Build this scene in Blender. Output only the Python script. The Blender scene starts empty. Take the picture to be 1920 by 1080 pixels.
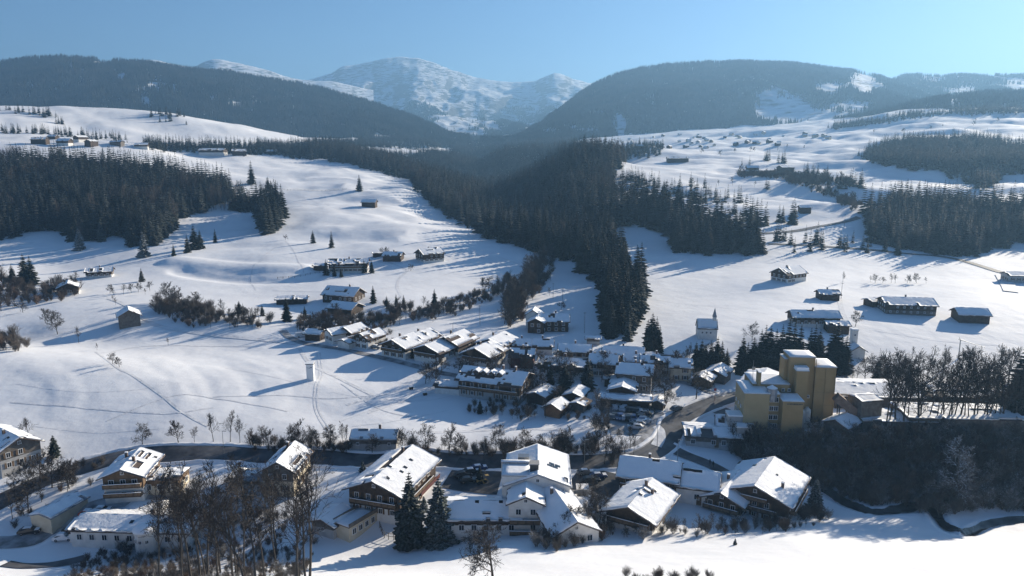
import bpy, math, random
import numpy as np
from mathutils import Vector, Matrix
R = math.radians
PI = math.pi
HAZE = 1.5e-4
scene = bpy.context.scene
col = scene.collection

# ---------------------------------------------------------------- camera
CAM_Z, PITCH, F = 100.0, R(10.7), 1371.0
cam_d = bpy.data.cameras.new('camera')
cam_d.sensor_width = 36.0
cam_d.lens = 36.0 * F / 1920.0
cam_d.clip_start, cam_d.clip_end = 1.0, 40000.0
cam = bpy.data.objects.new('camera', cam_d)
cam.location = (0, 0, CAM_Z)
cam.rotation_euler = (R(90) - PITCH, 0, 0)
col.objects.link(cam)
scene.camera = cam

# ---------------------------------------------------------------- light
SUN_AZ, SUN_EL = R(47), R(17.5)
world = bpy.data.worlds.new("World")
scene.world = world
world.use_nodes = True
wn = world.node_tree
bg = wn.nodes['Background']
sky = wn.nodes.new('ShaderNodeTexSky')
sky.sky_type = 'NISHITA'
sky.sun_disc = False
sky.sun_elevation = SUN_EL
sky.sun_rotation = SUN_AZ
sky.altitude = 800
sky.air_density = 1.0
sky.dust_density = 0.5
sky.ozone_density = 6.5
wn.links.new(sky.outputs[0], bg.inputs[0])
bg.inputs[1].default_value = 0.05
sun_d = bpy.data.lights.new('sun', 'SUN')
sun_d.energy = 5.0
sun_d.angle = R(0.5)
sun_d.color = (1.0, 0.89, 0.73)
sun = bpy.data.objects.new('sun', sun_d)
SV = Vector((math.sin(SUN_AZ) * math.cos(SUN_EL), math.cos(SUN_AZ) * math.cos(SUN_EL), math.sin(SUN_EL)))
sun.rotation_euler = SV.to_track_quat('Z', 'Y').to_euler()
col.objects.link(sun)
scene.view_settings.view_transform = 'Standard'
scene.view_settings.look = 'None'
scene.view_settings.gamma = 1.0
scene.view_settings.use_curve_mapping = False
scene.view_settings.exposure = 1.22
cy = scene.cycles
cy.max_bounces, cy.diffuse_bounces, cy.glossy_bounces = 4, 3, 2
cy.transmission_bounces, cy.volume_bounces, cy.transparent_max_bounces = 2, 1, 4
cy.use_denoising = True
cy.sample_clamp_indirect = 4.0

# ---------------------------------------------------------------- picking 3D points
SP, CP = math.sin(PITCH), math.cos(PITCH)
def ray(px, py):
    a = (np.asarray(px, float) - 960) / F
    e = (540 - np.asarray(py, float)) / F
    den = CP + SP * e
    return a / den, (-SP + CP * e) / den            # x per metre of y, rise per metre of y
def project(x, y, z):
    dz = np.asarray(z) - CAM_Z
    f_ = y * CP - dz * SP
    u_ = y * SP + dz * CP
    return 960 + F * np.asarray(x) / f_, 540 - F * u_ / f_

def hash2(ix, iy, seed):
    with np.errstate(over='ignore'):
        h = (ix.astype(np.int64) * 374761393 + iy.astype(np.int64) * 668265263 + seed * 1442695041) & 0x7fffffff
        h = ((h ^ (h >> 13)) * 1274126177) & 0x7fffffff
        h = (h ^ (h >> 16)) & 0x7fffffff
    return h / float(0x7fffffff)
def vnoise(x, y, seed=0):
    x = np.asarray(x, float); y = np.asarray(y, float)
    ix = np.floor(x); iy = np.floor(y)
    fx = x - ix; fy = y - iy
    fx = fx * fx * (3 - 2 * fx); fy = fy * fy * (3 - 2 * fy)
    a = hash2(ix, iy, seed); b = hash2(ix + 1, iy, seed)
    c = hash2(ix, iy + 1, seed); d = hash2(ix + 1, iy + 1, seed)
    return (a + (b - a) * fx) * (1 - fy) + (c + (d - c) * fx) * fy
def fbm(x, y, oct=4, seed=0):
    s = 0; a = .5; t = 0
    for k in range(oct):
        s = s + a * (vnoise(x, y, seed + k * 17) - .5) * 2; t += a
        x = x * 2.03 + 11.7; y = y * 2.03 - 7.3; a *= .5
    return s / t
def in_poly(px, py, poly):
    px = np.asarray(px); py = np.asarray(py)
    inside = np.zeros(px.shape, bool)
    n = len(poly)
    for i in range(n):
        x0, y0 = poly[i]; x1, y1 = poly[(i + 1) % n]
        if y0 == y1: continue
        c = ((y0 > py) != (y1 > py)) & (px < (x1 - x0) * (py - y0) / (y1 - y0) + x0)
        inside ^= c
    return inside
def catmull(pts, step=1.0):
    P = np.array(pts, float)
    P = np.vstack([2 * P[0] - P[1], P, 2 * P[-1] - P[-2]])
    out = []
    for i in range(1, len(P) - 2):
        n = max(2, int(np.linalg.norm(P[i + 1] - P[i]) / step))
        t = np.linspace(0, 1, n, endpoint=False)[:, None]
        a, b, c, d = P[i - 1], P[i], P[i + 1], P[i + 2]
        out.append(.5 * ((2 * b) + (-a + c) * t + (2 * a - 5 * b + 4 * c - d) * t ** 2 + (-a + 3 * b - 3 * c + d) * t ** 3))
    out.append(P[-2][None])
    return np.vstack(out)

# ---------------------------------------------------------------- materials
def mat(name, rgb, rough=.8, noise=None, rgb2=None, bump=None, metallic=0, spec=.3, snow=None):
    m = bpy.data.materials.new(name); m.use_nodes = True
    nt = m.node_tree; b = nt.nodes['Principled BSDF']
    b.inputs['Roughness'].default_value = rough
    b.inputs['Metallic'].default_value = metallic
    b.inputs['Specular IOR Level'].default_value = spec
    L = nt.links.new
    c_out = None
    tc = nt.nodes.new('ShaderNodeTexCoord')
    geo = nt.nodes.new('ShaderNodeNewGeometry')
    if noise:
        n = nt.nodes.new('ShaderNodeTexNoise'); n.inputs['Scale'].default_value = noise
        n.inputs['Detail'].default_value = 5
        L(geo.outputs['Position'] if noise < 5 else tc.outputs['Object'], n.inputs['Vector'])
        r = nt.nodes.new('ShaderNodeValToRGB')
        r.color_ramp.elements[0].position = .35; r.color_ramp.elements[1].position = .65
        r.color_ramp.elements[0].color = (*rgb, 1); r.color_ramp.elements[1].color = (*(rgb2 or rgb), 1)
        L(n.outputs['Fac'], r.inputs['Fac']); c_out = r.outputs['Color']
    else:
        q = nt.nodes.new('ShaderNodeRGB'); q.outputs[0].default_value = (*rgb, 1); c_out = q.outputs[0]
    if snow:                                            # fresh snow caught on the upward faces of twigs and boughs
        lo, hi, sc, amt = snow
        sx = nt.nodes.new('ShaderNodeSeparateXYZ'); L(geo.outputs['True Normal'], sx.inputs[0])
        ab = nt.nodes.new('ShaderNodeMath'); ab.operation = 'ABSOLUTE'; L(sx.outputs['Z'], ab.inputs[0])
        mr = nt.nodes.new('ShaderNodeMapRange'); mr.inputs[1].default_value = lo; mr.inputs[2].default_value = hi
        L(ab.outputs[0], mr.inputs[0])
        n2 = nt.nodes.new('ShaderNodeTexNoise'); n2.inputs['Scale'].default_value = sc
        L(geo.outputs['Position'], n2.inputs['Vector'])
        m2 = nt.nodes.new('ShaderNodeMapRange'); m2.inputs[1].default_value = .42; m2.inputs[2].default_value = .62
        L(n2.outputs['Fac'], m2.inputs[0])
        oi = nt.nodes.new('ShaderNodeObjectInfo')
        m3 = nt.nodes.new('ShaderNodeMapRange'); m3.inputs[3].default_value = amt * .25; m3.inputs[4].default_value = amt
        L(oi.outputs['Random'], m3.inputs[0])
        p1 = nt.nodes.new('ShaderNodeMath'); p1.operation = 'MULTIPLY'; L(mr.outputs[0], p1.inputs[0]); L(m2.outputs[0], p1.inputs[1])
        p2 = nt.nodes.new('ShaderNodeMath'); p2.operation = 'MULTIPLY'; L(p1.outputs[0], p2.inputs[0]); L(m3.outputs[0], p2.inputs[1])
        mx = nt.nodes.new('ShaderNodeMix'); mx.data_type = 'RGBA'
        L(p2.outputs[0], mx.inputs['Factor']); L(c_out, mx.inputs[6]); mx.inputs[7].default_value = (.75, .78, .82, 1)
        c_out = mx.outputs[2]
    L(c_out, b.inputs['Base Color'])
    if bump:
        n3 = nt.nodes.new('ShaderNodeTexNoise'); n3.inputs['Scale'].default_value = bump[0]; n3.inputs['Detail'].default_value = 6
        L(geo.outputs['Position'] if bump[0] < 5 else tc.outputs['Object'], n3.inputs['Vector'])
        bp = nt.nodes.new('ShaderNodeBump'); bp.inputs['Distance'].default_value = bump[1]; bp.inputs['Strength'].default_value = bump[2]
        L(n3.outputs['Fac'], bp.inputs['Height']); L(bp.outputs[0], b.inputs['Normal'])
    return m
M = {}
M['snow'] = mat('snow', (.80, .80, .81), .75, .035, (.86, .86, .865), (.12, 2.4, .16))
M['roof_snow'] = mat('roof_snow', (.84, .85, .86), .7, .5, (.88, .88, .89), (1.2, .25, .4))
M['mountain_snow'] = mat('mountain_snow', (.62, .64, .68), .85, .012, (.84, .85, .87), (.02, 12, .6))
_m = M['mountain_snow']; _nt = _m.node_tree; _b = _nt.nodes['Principled BSDF']          # bare rock where the face is too steep for snow
_g = _nt.nodes.new('ShaderNodeNewGeometry'); _x = _nt.nodes.new('ShaderNodeSeparateXYZ'); _nt.links.new(_g.outputs['Normal'], _x.inputs[0])
_n = _nt.nodes.new('ShaderNodeTexNoise'); _n.inputs['Scale'].default_value = .016; _n.inputs['Detail'].default_value = 8; _v = _nt.nodes.new('ShaderNodeVectorMath'); _v.operation = 'MULTIPLY'; _v.inputs[1].default_value = (1, 1, 3.5); _nt.links.new(_g.outputs['Position'], _v.inputs[0]); _nt.links.new(_v.outputs[0], _n.inputs['Vector'])
_a = _nt.nodes.new('ShaderNodeMath'); _a.operation = 'MULTIPLY_ADD'; _a.inputs[1].default_value = .42; _nt.links.new(_n.outputs['Fac'], _a.inputs[0]); _nt.links.new(_x.outputs['Z'], _a.inputs[2])
_r = _nt.nodes.new('ShaderNodeMapRange'); _r.inputs[1].default_value = 1.09; _r.inputs[2].default_value = 1.16; _nt.links.new(_a.outputs[0], _r.inputs[0])
_k = _nt.nodes.new('ShaderNodeMix'); _k.data_type = 'RGBA'; _k.inputs[6].default_value = (.10, .095, .09, 1)
_nt.links.new(_r.outputs[0], _k.inputs['Factor']); _nt.links.new(_b.inputs['Base Color'].links[0].from_socket, _k.inputs[7]); _nt.links.new(_k.outputs[2], _b.inputs['Base Color'])
M['packed_snow'] = mat('packed_snow', (.60, .60, .61), .7, .4, (.74, .74, .75), (.8, .4, .5))
M['rut_snow'] = mat('rut_snow', (.68, .68, .69), .8, .3, (.80, .80, .81), (.5, .5, .5))
M['asphalt'] = mat('asphalt', (.040, .041, .044), .7, .5, (.085, .086, .09), (6, .02, .3))
M['wet_road'] = mat('wet_road', (.045, .045, .05), .6, .25, (.12, .12, .125), (1.5, .1, .3))
M['yard'] = mat('yard', (.16, .155, .155), .8, .35, (.46, .46, .47), (1.0, .2, .4))
M['water'] = mat('water', (.02, .025, .03), .15, .6, (.035, .04, .045), (1.2, .1, .2))
M['needles'] = mat('needles', (.010, .016, .012), .9, .25, (.022, .028, .019), spec=.1, snow=(.6, .95, 1.6, .16))
M['needles_snowy'] = mat('needles_snowy', (.02, .03, .024), .9, .5, (.04, .05, .036), spec=.1, snow=(.4, .8, 2.2, .8))
M['needles_far'] = mat('needles_far', (.014, .02, .016), .95, .012, (.05, .05, .04), spec=.05, snow=(.4, .95, .25, .2))
M['bark'] = mat('bark', (.045, .038, .032), .9, 3, (.085, .075, .065))
M['twigs'] = mat('twigs', (.075, .064, .056), .9, .4, (.15, .13, .11), snow=(.75, 1.0, 1.5, .5))
M['twigs_brush'] = M['twigs']
M['twigs'] = mat('twigs_tree', (.045, .038, .034), .9, .4, (.09, .077, .066), snow=(.75, 1.0, 1.5, .5))
M['twigs_dark'] = mat('twigs_dark', (.028, .024, .022), .9, .4, (.06, .05, .044), snow=(.8, 1.0, 1.5, .35))
M['twigs_red'] = mat('twigs_red', (.10, .068, .05), .9, .5, (.16, .115, .085), snow=(.8, 1.0, 1.5, .3))
M['twigs_frost'] = mat('twigs_frost', (.10, .095, .09), .9, 1.0, (.2, .19, .18), snow=(.3, .8, 1.5, 1.2))
M['plaster'] = mat('plaster', (.62, .60, .56), .85, .8, (.72, .70, .66))
M['cream'] = mat('cream', (.55, .47, .34), .85, .8, (.63, .55, .42))
M['grey_plaster'] = mat('grey_plaster', (.36, .35, .34), .85, .8, (.44, .43, .41))
M['wood'] = mat('wood', (.045, .030, .021), .8, 1.2, (.085, .058, .04), (9, .03, .4))
M['wood_mid'] = mat('wood_mid', (.12, .078, .046), .8, 1.2, (.19, .125, .075), (9, .03, .4))
M['wood_grey'] = mat('wood_grey', (.11, .095, .08), .85, 1.2, (.18, .16, .14), (9, .03, .4))
M['wood_orange'] = mat('wood_orange', (.24, .11, .05), .75, 1.2, (.32, .16, .075))
M['wood_red'] = mat('wood_red', (.10, .03, .026), .75, 1.2, (.14, .05, .042))
M['roof_tile'] = mat('roof_tile', (.07, .05, .042), .8, 1.5, (.11, .08, .066), (8, .04, .5))
M['roof_metal'] = mat('roof_metal', (.22, .23, .25), .45, 1.0, (.34, .35, .37), metallic=.3)
M['glass'] = mat('glass', (.02, .024, .03), .12, spec=.6)
M['white_paint'] = mat('white_paint', (.74, .74, .73), .6)
M['brick'] = mat('brick', (.10, .07, .06), .9, 2, (.15, .11, .09))
M['silo'] = mat('silo', (.31, .215, .10), .85, .25, (.36, .255, .13), (.6, .1, .15))
M['mill_cream'] = mat('mill_cream', (.36, .28, .155), .85, .25, (.42, .33, .19), (.6, .1, .15))
M['silo_dark'] = mat('silo_dark', (.28, .21, .11), .85, .4, (.34, .26, .14))
M['concrete'] = mat('concrete', (.30, .29, .28), .9, .5, (.40, .39, .37))
M['metal'] = mat('metal', (.30, .31, .32), .45, metallic=.7)
M['tank'] = mat('tank', (.52, .51, .48), .45, .6, (.62, .60, .56))
M['dark_metal'] = mat('dark_metal', (.05, .052, .055), .5)
M['rubber'] = mat('rubber', (.02, .02, .02), .9)
M['sign_text'] = mat('sign_text', (.06, .055, .05), .8)
M['rust'] = mat('rust', (.17, .11, .08), .85, 1, (.24, .17, .13))
for n_, c_ in dict(black=(.012, .013, .015), grey=(.12, .125, .13), silver=(.42, .43, .45), white=(.72, .72, .72), red=(.35, .02, .02), blue=(.03, .06, .16)).items():
    M['car_' + n_] = mat('car_' + n_, c_, .3, spec=.6)
M['yellow_paint'] = mat('yellow_paint', (.42, .26, .06), .7, 2, (.5, .36, .16))
# ---------------------------------------------------------------- ground: a height field fitted through surveyed points
CT = """
-900 1000 120;-300 1080 128;0 1085 134;250 1085 126;480 1085 118;700 1085 112;960 1085 110;1200 1085 108;1500 1085 108;1800 1085 110;2100 1085 112;2800 1000 130
0 1040 146;150 1030 150;320 1020 153;480 1015 150;620 1030 146;700 1005 152;850 1005 152;960 1020 140;1000 1000 148;1180 1010 143;1300 1000 146;1430 1000 146;1560 990 150
1450 1000 143;1600 1015 138;1750 1030 132;1900 1040 128;1600 952 170;1670 960 166;1760 975 163;1810 1000 155;1920 978 163
1480 930 176;1600 915 180;1700 935 174;1850 935 175;1980 930 178;1400 880 184;1400 822 200;1500 815 195;1600 815 193;1700 815 193;1800 815 193;1920 815 194;2100 815 195
0 930 166;100 920 168;250 925 167;420 920 168;560 915 170;700 950 161;800 955 161;960 960 160;1100 940 163;1200 940 163;1330 900 175;1400 960 160
0 870 180;150 890 176;300 862 184;480 860 185;700 860 185;860 860 185;1000 860 185;1130 860 186;1250 850 190;1290 860 186
0 830 188;300 838 188;600 828 191;800 828 191;1000 835 190;1150 820 195;1250 790 208;1300 830 196
0 760 212;0 700 238;0 650 268;200 760 210;400 770 208;600 770 214;200 680 248;400 700 240;583 713 234;700 700 245;800 750 224;700 790 205;900 790 208;1050 790 208
400 640 292;560 640 288;200 640 290;30 640 292;100 610 306;240 608 305;60 580 335;0 560 350;150 560 352;300 600 312;400 610 305
930 740 228;1050 740 228;1180 750 224;1300 745 226;1350 740 228;850 670 260;950 680 258;1080 690 252;1180 680 258;1280 700 250;700 650 276;760 620 300;620 650 278
1500 760 222;1640 760 222;1800 740 232;1920 760 222;1640 700 258;1800 690 262;1950 690 262;1400 680 268;1500 680 268
130 545 372;185 520 410;100 500 455;0 500 445;270 520 410;300 545 374;450 560 356;550 575 344;650 585 335;450 510 425;600 510 420
700 560 352;850 560 360;950 590 330;800 600 318;1000 610 310;1060 560 362;1080 510 440;1020 540 388;900 510 430
1325 632 284;1250 620 296;1450 640 282;1525 605 308;1700 580 332;1817 600 314;1950 600 314;1300 560 362;1480 525 394;1600 545 380;1800 540 382;1950 545 380;1200 510 430;1350 510 432;1700 510 440;1900 510 440;1550 480 478;1750 480 490;1920 480 500
1200 450 545;1300 470 500;1440 470 490;1400 430 570;1500 430 570;1600 415 610;1700 450 560;1850 470 520;1620 470 500;1150 470 500;1900 440 580
1500 395 660;1600 380 720;1400 390 680;1250 380 690;1180 365 740;1300 345 830;1450 350 820;1560 345 850;1650 350 850;1750 340 880;1850 350 850;1950 340 880;1750 400 660;1900 400 660
1200 320 960;1300 310 1040;1400 315 1000;1500 318 1000;1600 300 1150;1700 300 1100;1800 290 1150;1920 290 1150
1270 290 1250;1350 285 1320;1450 285 1320;1560 280 1350;1680 262 1400;1800 250 1450;1920 245 1450
1250 265 1850;1350 262 1900;1450 258 1900;1550 250 1800;1650 240 1750;1750 228 1750;1850 220 1750;1960 216 1750
1100 262 2500;1250 250 2500;1350 245 2500;1450 238 2350;1550 228 2250;1700 212 2000;1850 208 1950;2000 206 1950;1700 222 2400;1900 218 2300
1020 470 490;1080 440 570;1000 440 575;920 410 690;970 388 1100;1000 420 780;890 368 1150;940 355 1600;905 325 2200;870 301 2450;900 288 2700;940 278 2500;900 266 3000;800 285 1900;760 268 2800;800 270 2500
1100 400 630;1050 370 740;1120 350 760;1150 310 900;1080 320 850;1115 296 930;1030 330 1000;1012 312 1250;1100 283 1300;1000 284 1900;1160 420 580;1000 350 1250
700 340 860;760 350 830;830 385 720;780 360 800;640 320 960;560 305 1040;480 293 1080;400 290 1060;330 288 1030
620 285 1250;520 278 1250;680 300 1200;740 310 1200;800 340 1050;850 370 860;900 420 680
700 385 680;640 370 730;560 350 780;600 400 620;740 420 570;820 430 560;870 440 550;560 440 540;640 460 500;600 470 480;500 440 540;540 390 650;500 330 880
450 440 540;400 460 500;350 480 462;360 420 590;420 400 650;450 370 720;300 460 500;800 475 470;900 470 482;740 485 450;700 470 478;960 490 462;500 480 458;400 490 450;500 500 430;350 505 428;640 505 428;700 500 436
200 445 525;100 440 530;0 450 510;-200 450 510;200 400 610;100 390 620;0 390 620;300 400 620;200 340 740;100 335 740;0 330 740;300 340 760;400 345 780;200 300 850;100 295 850;0 290 850;260 296 900;-200 320 740
200 268 960;100 270 940;0 262 930;280 276 1000;0 250 1020;100 252 1100;200 258 1150;330 262 1150;450 272 1180;0 225 1180;150 236 1250;300 248 1300;450 258 1350;580 270 1450
0 198 1350;100 203 1350;200 210 1370;330 220 1400;450 238 1480;530 252 1560;600 268 1700
-200 192 1350;-200 250 1020
0 225 1700;200 235 1750;400 252 1850;560 268 2000;680 270 2200;0 235 2300;300 240 2400;600 262 2700;200 240 3000;-300 230 2500
"""
_ct = np.array([[float(v) for v in s.split()] for s in CT.replace('\n', ';').split(';') if s.strip()])
_u, _t = ray(_ct[:, 0], _ct[:, 1])
_w = np.log(_ct[:, 2])
_z = CAM_Z + _t * _ct[:, 2]
KW = 1.0
def _kern(d2):
    return .5 * d2 * np.log(d2 + 1e-9)
_n = len(_u)
_A = np.zeros((_n + 3, _n + 3))
_d2 = (_u[:, None] - _u[None]) ** 2 + KW * (_w[:, None] - _w[None]) ** 2
_A[:_n, :_n] = _kern(_d2) + np.eye(_n) * 4e-4
_P = np.c_[np.ones(_n), _u, _w]
_A[:_n, _n:] = _P; _A[_n:, :_n] = _P.T
_sol = np.linalg.solve(_A, np.r_[_z, 0, 0, 0])
def tps(u, w):
    u = np.clip(u, -.95, .95); w = np.clip(w, np.log(100), np.log(3000))
    out = np.empty(u.shape)
    for i in range(len(out)):
        d2 = (u[i][:, None] - _u[None]) ** 2 + KW * (w[i][:, None] - _w[None]) ** 2
        out[i] = _kern(d2) @ _sol[:_n] + _sol[_n] + _sol[_n + 1] * u[i] + _sol[_n + 2] * w[i]
    return out
GU = np.r_[-2.4, -1.9, -1.5, -1.25, -1.1, -1.0, np.linspace(-.92, .92, 621), 1.0, 1.1, 1.25, 1.5, 1.9, 2.4]
GW = np.linspace(np.log(50), np.log(3200), 440)
UU, WW = np.meshgrid(GU, GW)
YY = np.exp(WW); XX = UU * YY
ZZ = tps(UU, WW)
ZZ += .35 * fbm(XX / 45, YY / 45, 3, 5) * np.clip(YY / 250, .5, 1.6) + .05 * fbm(XX / 7, YY / 7, 2, 9)
ZZ += 5 * fbm(XX / 160, YY / 160, 3, 21) * np.clip((YY - 480) / 600, 0, 1.3)
_rt = np.clip((UU - .12) / .15, 0, 1) * np.clip((YY - 560) / 120, 0, 1)
ZZ += _rt * (6 - 11 * np.abs(fbm(XX / 170, YY / 75, 3, 47)) + 7 * fbm(XX / 150, YY / 60, 4, 41) + 3.2 * fbm(XX / 50, YY / 34, 3, 43))
ZZ += 2.2 * fbm(XX / 55, YY / 70, 3, 31) * np.clip((YY - 420) / 300, 0, 1.5)
# knolls and gullies of the left snow hill
_lt = np.clip((UU + .46) / .08, 0, 1) * np.clip((-.04 - UU) / .08, 0, 1) * np.clip((YY - 440) / 70, 0, 1) * np.clip((1100 - YY) / 250, 0, 1)
ZZ += _lt * (2.2 - 6.5 * np.abs(fbm(XX / 75, YY / 60, 3, 61)))
# the ravine that the forest hides: a V cut down to its stream
_ry = np.array([380, 430, 520, 650, 850, 1100, 1400, 1800, 2400, 3200.]); _rx = np.array([50, 52, 42, 18, -10, -27, -45, -75, -112, -160.]); _rz = np.array([30, 25, 23, 24, 24, 27, 33, 45, 68, 110.])
_d = XX - np.interp(YY, _ry, _rx) - 9 * fbm(YY / 120, YY * 0, 2, 71)
_v = np.interp(YY, _ry, _rz) + np.where(_d > 0, .66, .34) * np.sqrt(_d * _d + 16) + 2.5 * fbm(XX / 35, YY / 60, 3, 72)
_on = np.clip((YY - 560) / 120, 0, 1) * np.clip((3000 - YY) / 500, 0, 1)
_k = np.clip((ZZ - _v) / 6, -1, 1)
ZZ -= _on * np.where(_k >= 1, ZZ - _v, np.where(_k <= -1, 0, 6 * (_k + 1) ** 2 / 4))
def ground_z(x, y):
    x = np.asarray(x, float); y = np.asarray(y, float)
    w = np.log(np.maximum(y, 51)); u = x / np.maximum(y, 51)
    fu = np.interp(u, GU, np.arange(len(GU))); fw = np.interp(w, GW, np.arange(len(GW)))
    iu = np.minimum(fu.astype(int), len(GU) - 2); iw = np.minimum(fw.astype(int), len(GW) - 2)
    a = fu - iu; b = fw - iw
    return (ZZ[iw, iu] * (1 - a) + ZZ[iw, iu + 1] * a) * (1 - b) + (ZZ[iw + 1, iu] * (1 - a) + ZZ[iw + 1, iu + 1] * a) * b
_YS = np.exp(np.linspace(np.log(95), np.log(3000), 2600))
def place(px, py):
    """the spot of ground seen at a point of the photograph"""
    u, t = ray(px, py)
    zr = CAM_Z + t * _YS
    hit = np.nonzero(zr < ground_z(u * _YS, _YS))[0]
    i = hit[0] if len(hit) else len(_YS) - 1
    Y = _YS[i]
    return Vector((float(u * Y), float(Y), float(ground_z(u * Y, Y))))
def place_deep(px, py, ymin):
    u, t = ray(px, py)
    zr = CAM_Z + t * _YS
    hit = np.nonzero((zr < ground_z(u * _YS, _YS)) & (_YS > ymin))[0]
    i = hit[0] if len(hit) else len(_YS) - 1
    Y = _YS[i]
    return Vector((float(u * Y), float(Y), float(ground_z(u * Y, Y))))
# hollow out the brook and tread the paths into the snow
def carve(line, depth, half, lift=0):
    P = np.array([(place(*p).x, place(*p).y) for p in line])
    C = catmull(P, 1.0)
    lo, hi = C.min(0) - half * 4, C.max(0) + half * 4
    m = (XX > lo[0]) & (XX < hi[0]) & (YY > lo[1]) & (YY < hi[1])
    X, Y = XX[m], YY[m]
    D = np.full(X.shape, 1e9)
    for k in range(0, len(C), 200):
        q = C[k:k + 200]
        D = np.minimum(D, np.sqrt(((X[:, None] - q[None, :, 0]) ** 2 + (Y[:, None] - q[None, :, 1]) ** 2).min(1)))
    ZZ[m] -= depth * np.exp(-(D / half) ** 4)
    if lift: ZZ[m] += lift * np.exp(-((D - half * 1.7) / (half * .6)) ** 2)
    return C
def grid_mesh(name, X, Y, Z, m):
    nr, nc = X.shape
    me = bpy.data.meshes.new(name)
    V = np.stack([X, Y, Z], -1).reshape(-1, 3)
    i = np.arange(nr * nc).reshape(nr, nc)
    Q = np.stack([i[:-1, :-1], i[:-1, 1:], i[1:, 1:], i[1:, :-1]], -1).reshape(-1, 4)
    me.vertices.add(len(V)); me.vertices.foreach_set('co', V.ravel())
    me.loops.add(Q.size); me.loops.foreach_set('vertex_index', Q.ravel().astype(np.int32))
    me.polygons.add(len(Q)); me.polygons.foreach_set('loop_start', np.arange(0, Q.size, 4, dtype=np.int32))
    me.polygons.foreach_set('use_smooth', np.ones(len(Q), bool))
    me.update(calc_edges=True)
    me.materials.append(m)
    o = bpy.data.objects.new(name, me); col.objects.link(o)
    return o
BROOK = [(1540, 918), (1560, 930), (1600, 950), (1640, 961), (1690, 957), (1730, 950), (1752, 963), (1775, 992), (1810, 1002), (1853, 986), (1920, 976), (1990, 974)]
brook_c = carve(BROOK, 1.2, 1.6, .25)
# snow terraces on the big meadow: low rolls a few decimetres high
for line in ([(60, 690), (110, 710), (125, 745), (115, 775)], [(290, 672), (340, 700), (360, 740), (352, 770)], [(385, 690), (420, 710), (435, 745)],
             [(450, 680), (495, 700), (515, 730), (512, 760)], [(250, 700), (310, 722), (330, 752)], [(380, 660), (440, 668), (520, 690)]):
    carve(line, -.22, 4.5)
# the terrace under the stone wall of the hill farm, and the hollow behind it
carve([(335, 508), (370, 516), (430, 524), (520, 527), (590, 522)], 1.6, 6)
carve([(330, 490), (400, 498), (480, 505), (560, 505)], -2.0, 9)
ground = grid_mesh('ground', XX, YY, ZZ, M['snow']); ground['kind'] = 'structure'
# the rest of the near hill, under and behind the camera
_ys = np.array([50, 30, 10, -20, -80, -200, -420.])
_x0 = GU * 50
AX = np.array([_x0 * (1 + (50 - y) * .012) for y in _ys]); AY = np.repeat(_ys[:, None], len(GU), 1)
AZ = ZZ[0][None] + (50 - AY) * .12 * np.exp(-np.maximum(0, -AY) / 150)
hill_behind = grid_mesh('hillside', AX, AY, AZ, M['snow']); hill_behind['kind'] = 'structure'

# ---------------------------------------------------------------- mountains
MT = {}
def mountain(key, name, crest, Yc, Yb, m, p=1.2, spur=30, ss=260, jag=3, seed=0, nv=70, back=.35, step=5, zlift=0, trees=0):
    cx = np.array([c[0] for c in crest], float)
    px = np.arange(cx[0], cx[-1] + 1, step)
    py = np.interp(px, cx, [c[1] for c in crest])
    k = np.ones(5) / 5
    py = np.convolve(np.pad(py, 2, 'edge'), k, 'valid')
    yc = np.interp(px, [a for a, b in Yc], [b for a, b in Yc])
    yb = np.interp(px, [a for a, b in Yb], [b for a, b in Yb])
    u, t = ray(px, py + trees)
    zc = CAM_Z + t * yc + jag * fbm(px / 16, px * 0, 3, seed + 3)
    zb = ground_z(u * np.minimum(yb, 3100), np.minimum(yb, 3100)) - 6 + zlift
    V = np.r_[np.linspace(-back, 0, 8)[:-1], np.linspace(0, 1, nv)][:, None]
    Y = yc[None] + (yb - yc)[None] * V
    X = u[None] * Y
    s = np.clip(V, 0, 1)
    Z = zb[None] + (zc - zb)[None] * (1 - s) ** p
    n = fbm(X / ss, Y / (ss * 2.2), 5, seed)
    n2 = -np.abs(fbm(X / (ss * 1.3), Y / (ss * 4), 4, seed + 50)) * 2 + .6
    Z += (n * .55 + n2 * .6) * spur * np.clip(4 * s * (1 - s), 0, 1) ** .8
    Z -= np.clip(-V, 0, 1) * (zc - zb)[None] * 1.6
    o = grid_mesh(name, X, Y, Z, m); o['kind'] = 'structure'
    MT[key] = (X, Y, Z, V[:, 0])
    return o
mountain('ridge_left', 'mountain', [(-420, 150), (-200, 125), (-60, 116), (0, 115), (50, 106), (130, 104), (200, 110), (260, 112), (340, 124), (420, 132), (480, 141), (560, 154), (610, 165), (650, 176), (700, 190), (760, 212), (820, 238), (850, 256), (880, 262)],
         [(-420, 3000), (600, 3300), (880, 3500)], [(-420, 2100), (400, 2200), (700, 2500), (880, 2900)], M['mountain_snow'], 1.0, 55, 300, 4, 1, trees=7)
mountain('peaks', 'mountain', [(180, 150), (230, 128), (275, 112), (300, 113), (330, 122), (360, 127), (375, 120), (388, 113), (410, 111), (450, 119), (500, 131), (540, 145), (575, 151), (620, 152), (700, 170)],
         [(180, 6200), (700, 6600)], [(180, 4300), (700, 4600)], M['mountain_snow'], 1.2, 60, 300, 6, 2)
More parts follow.
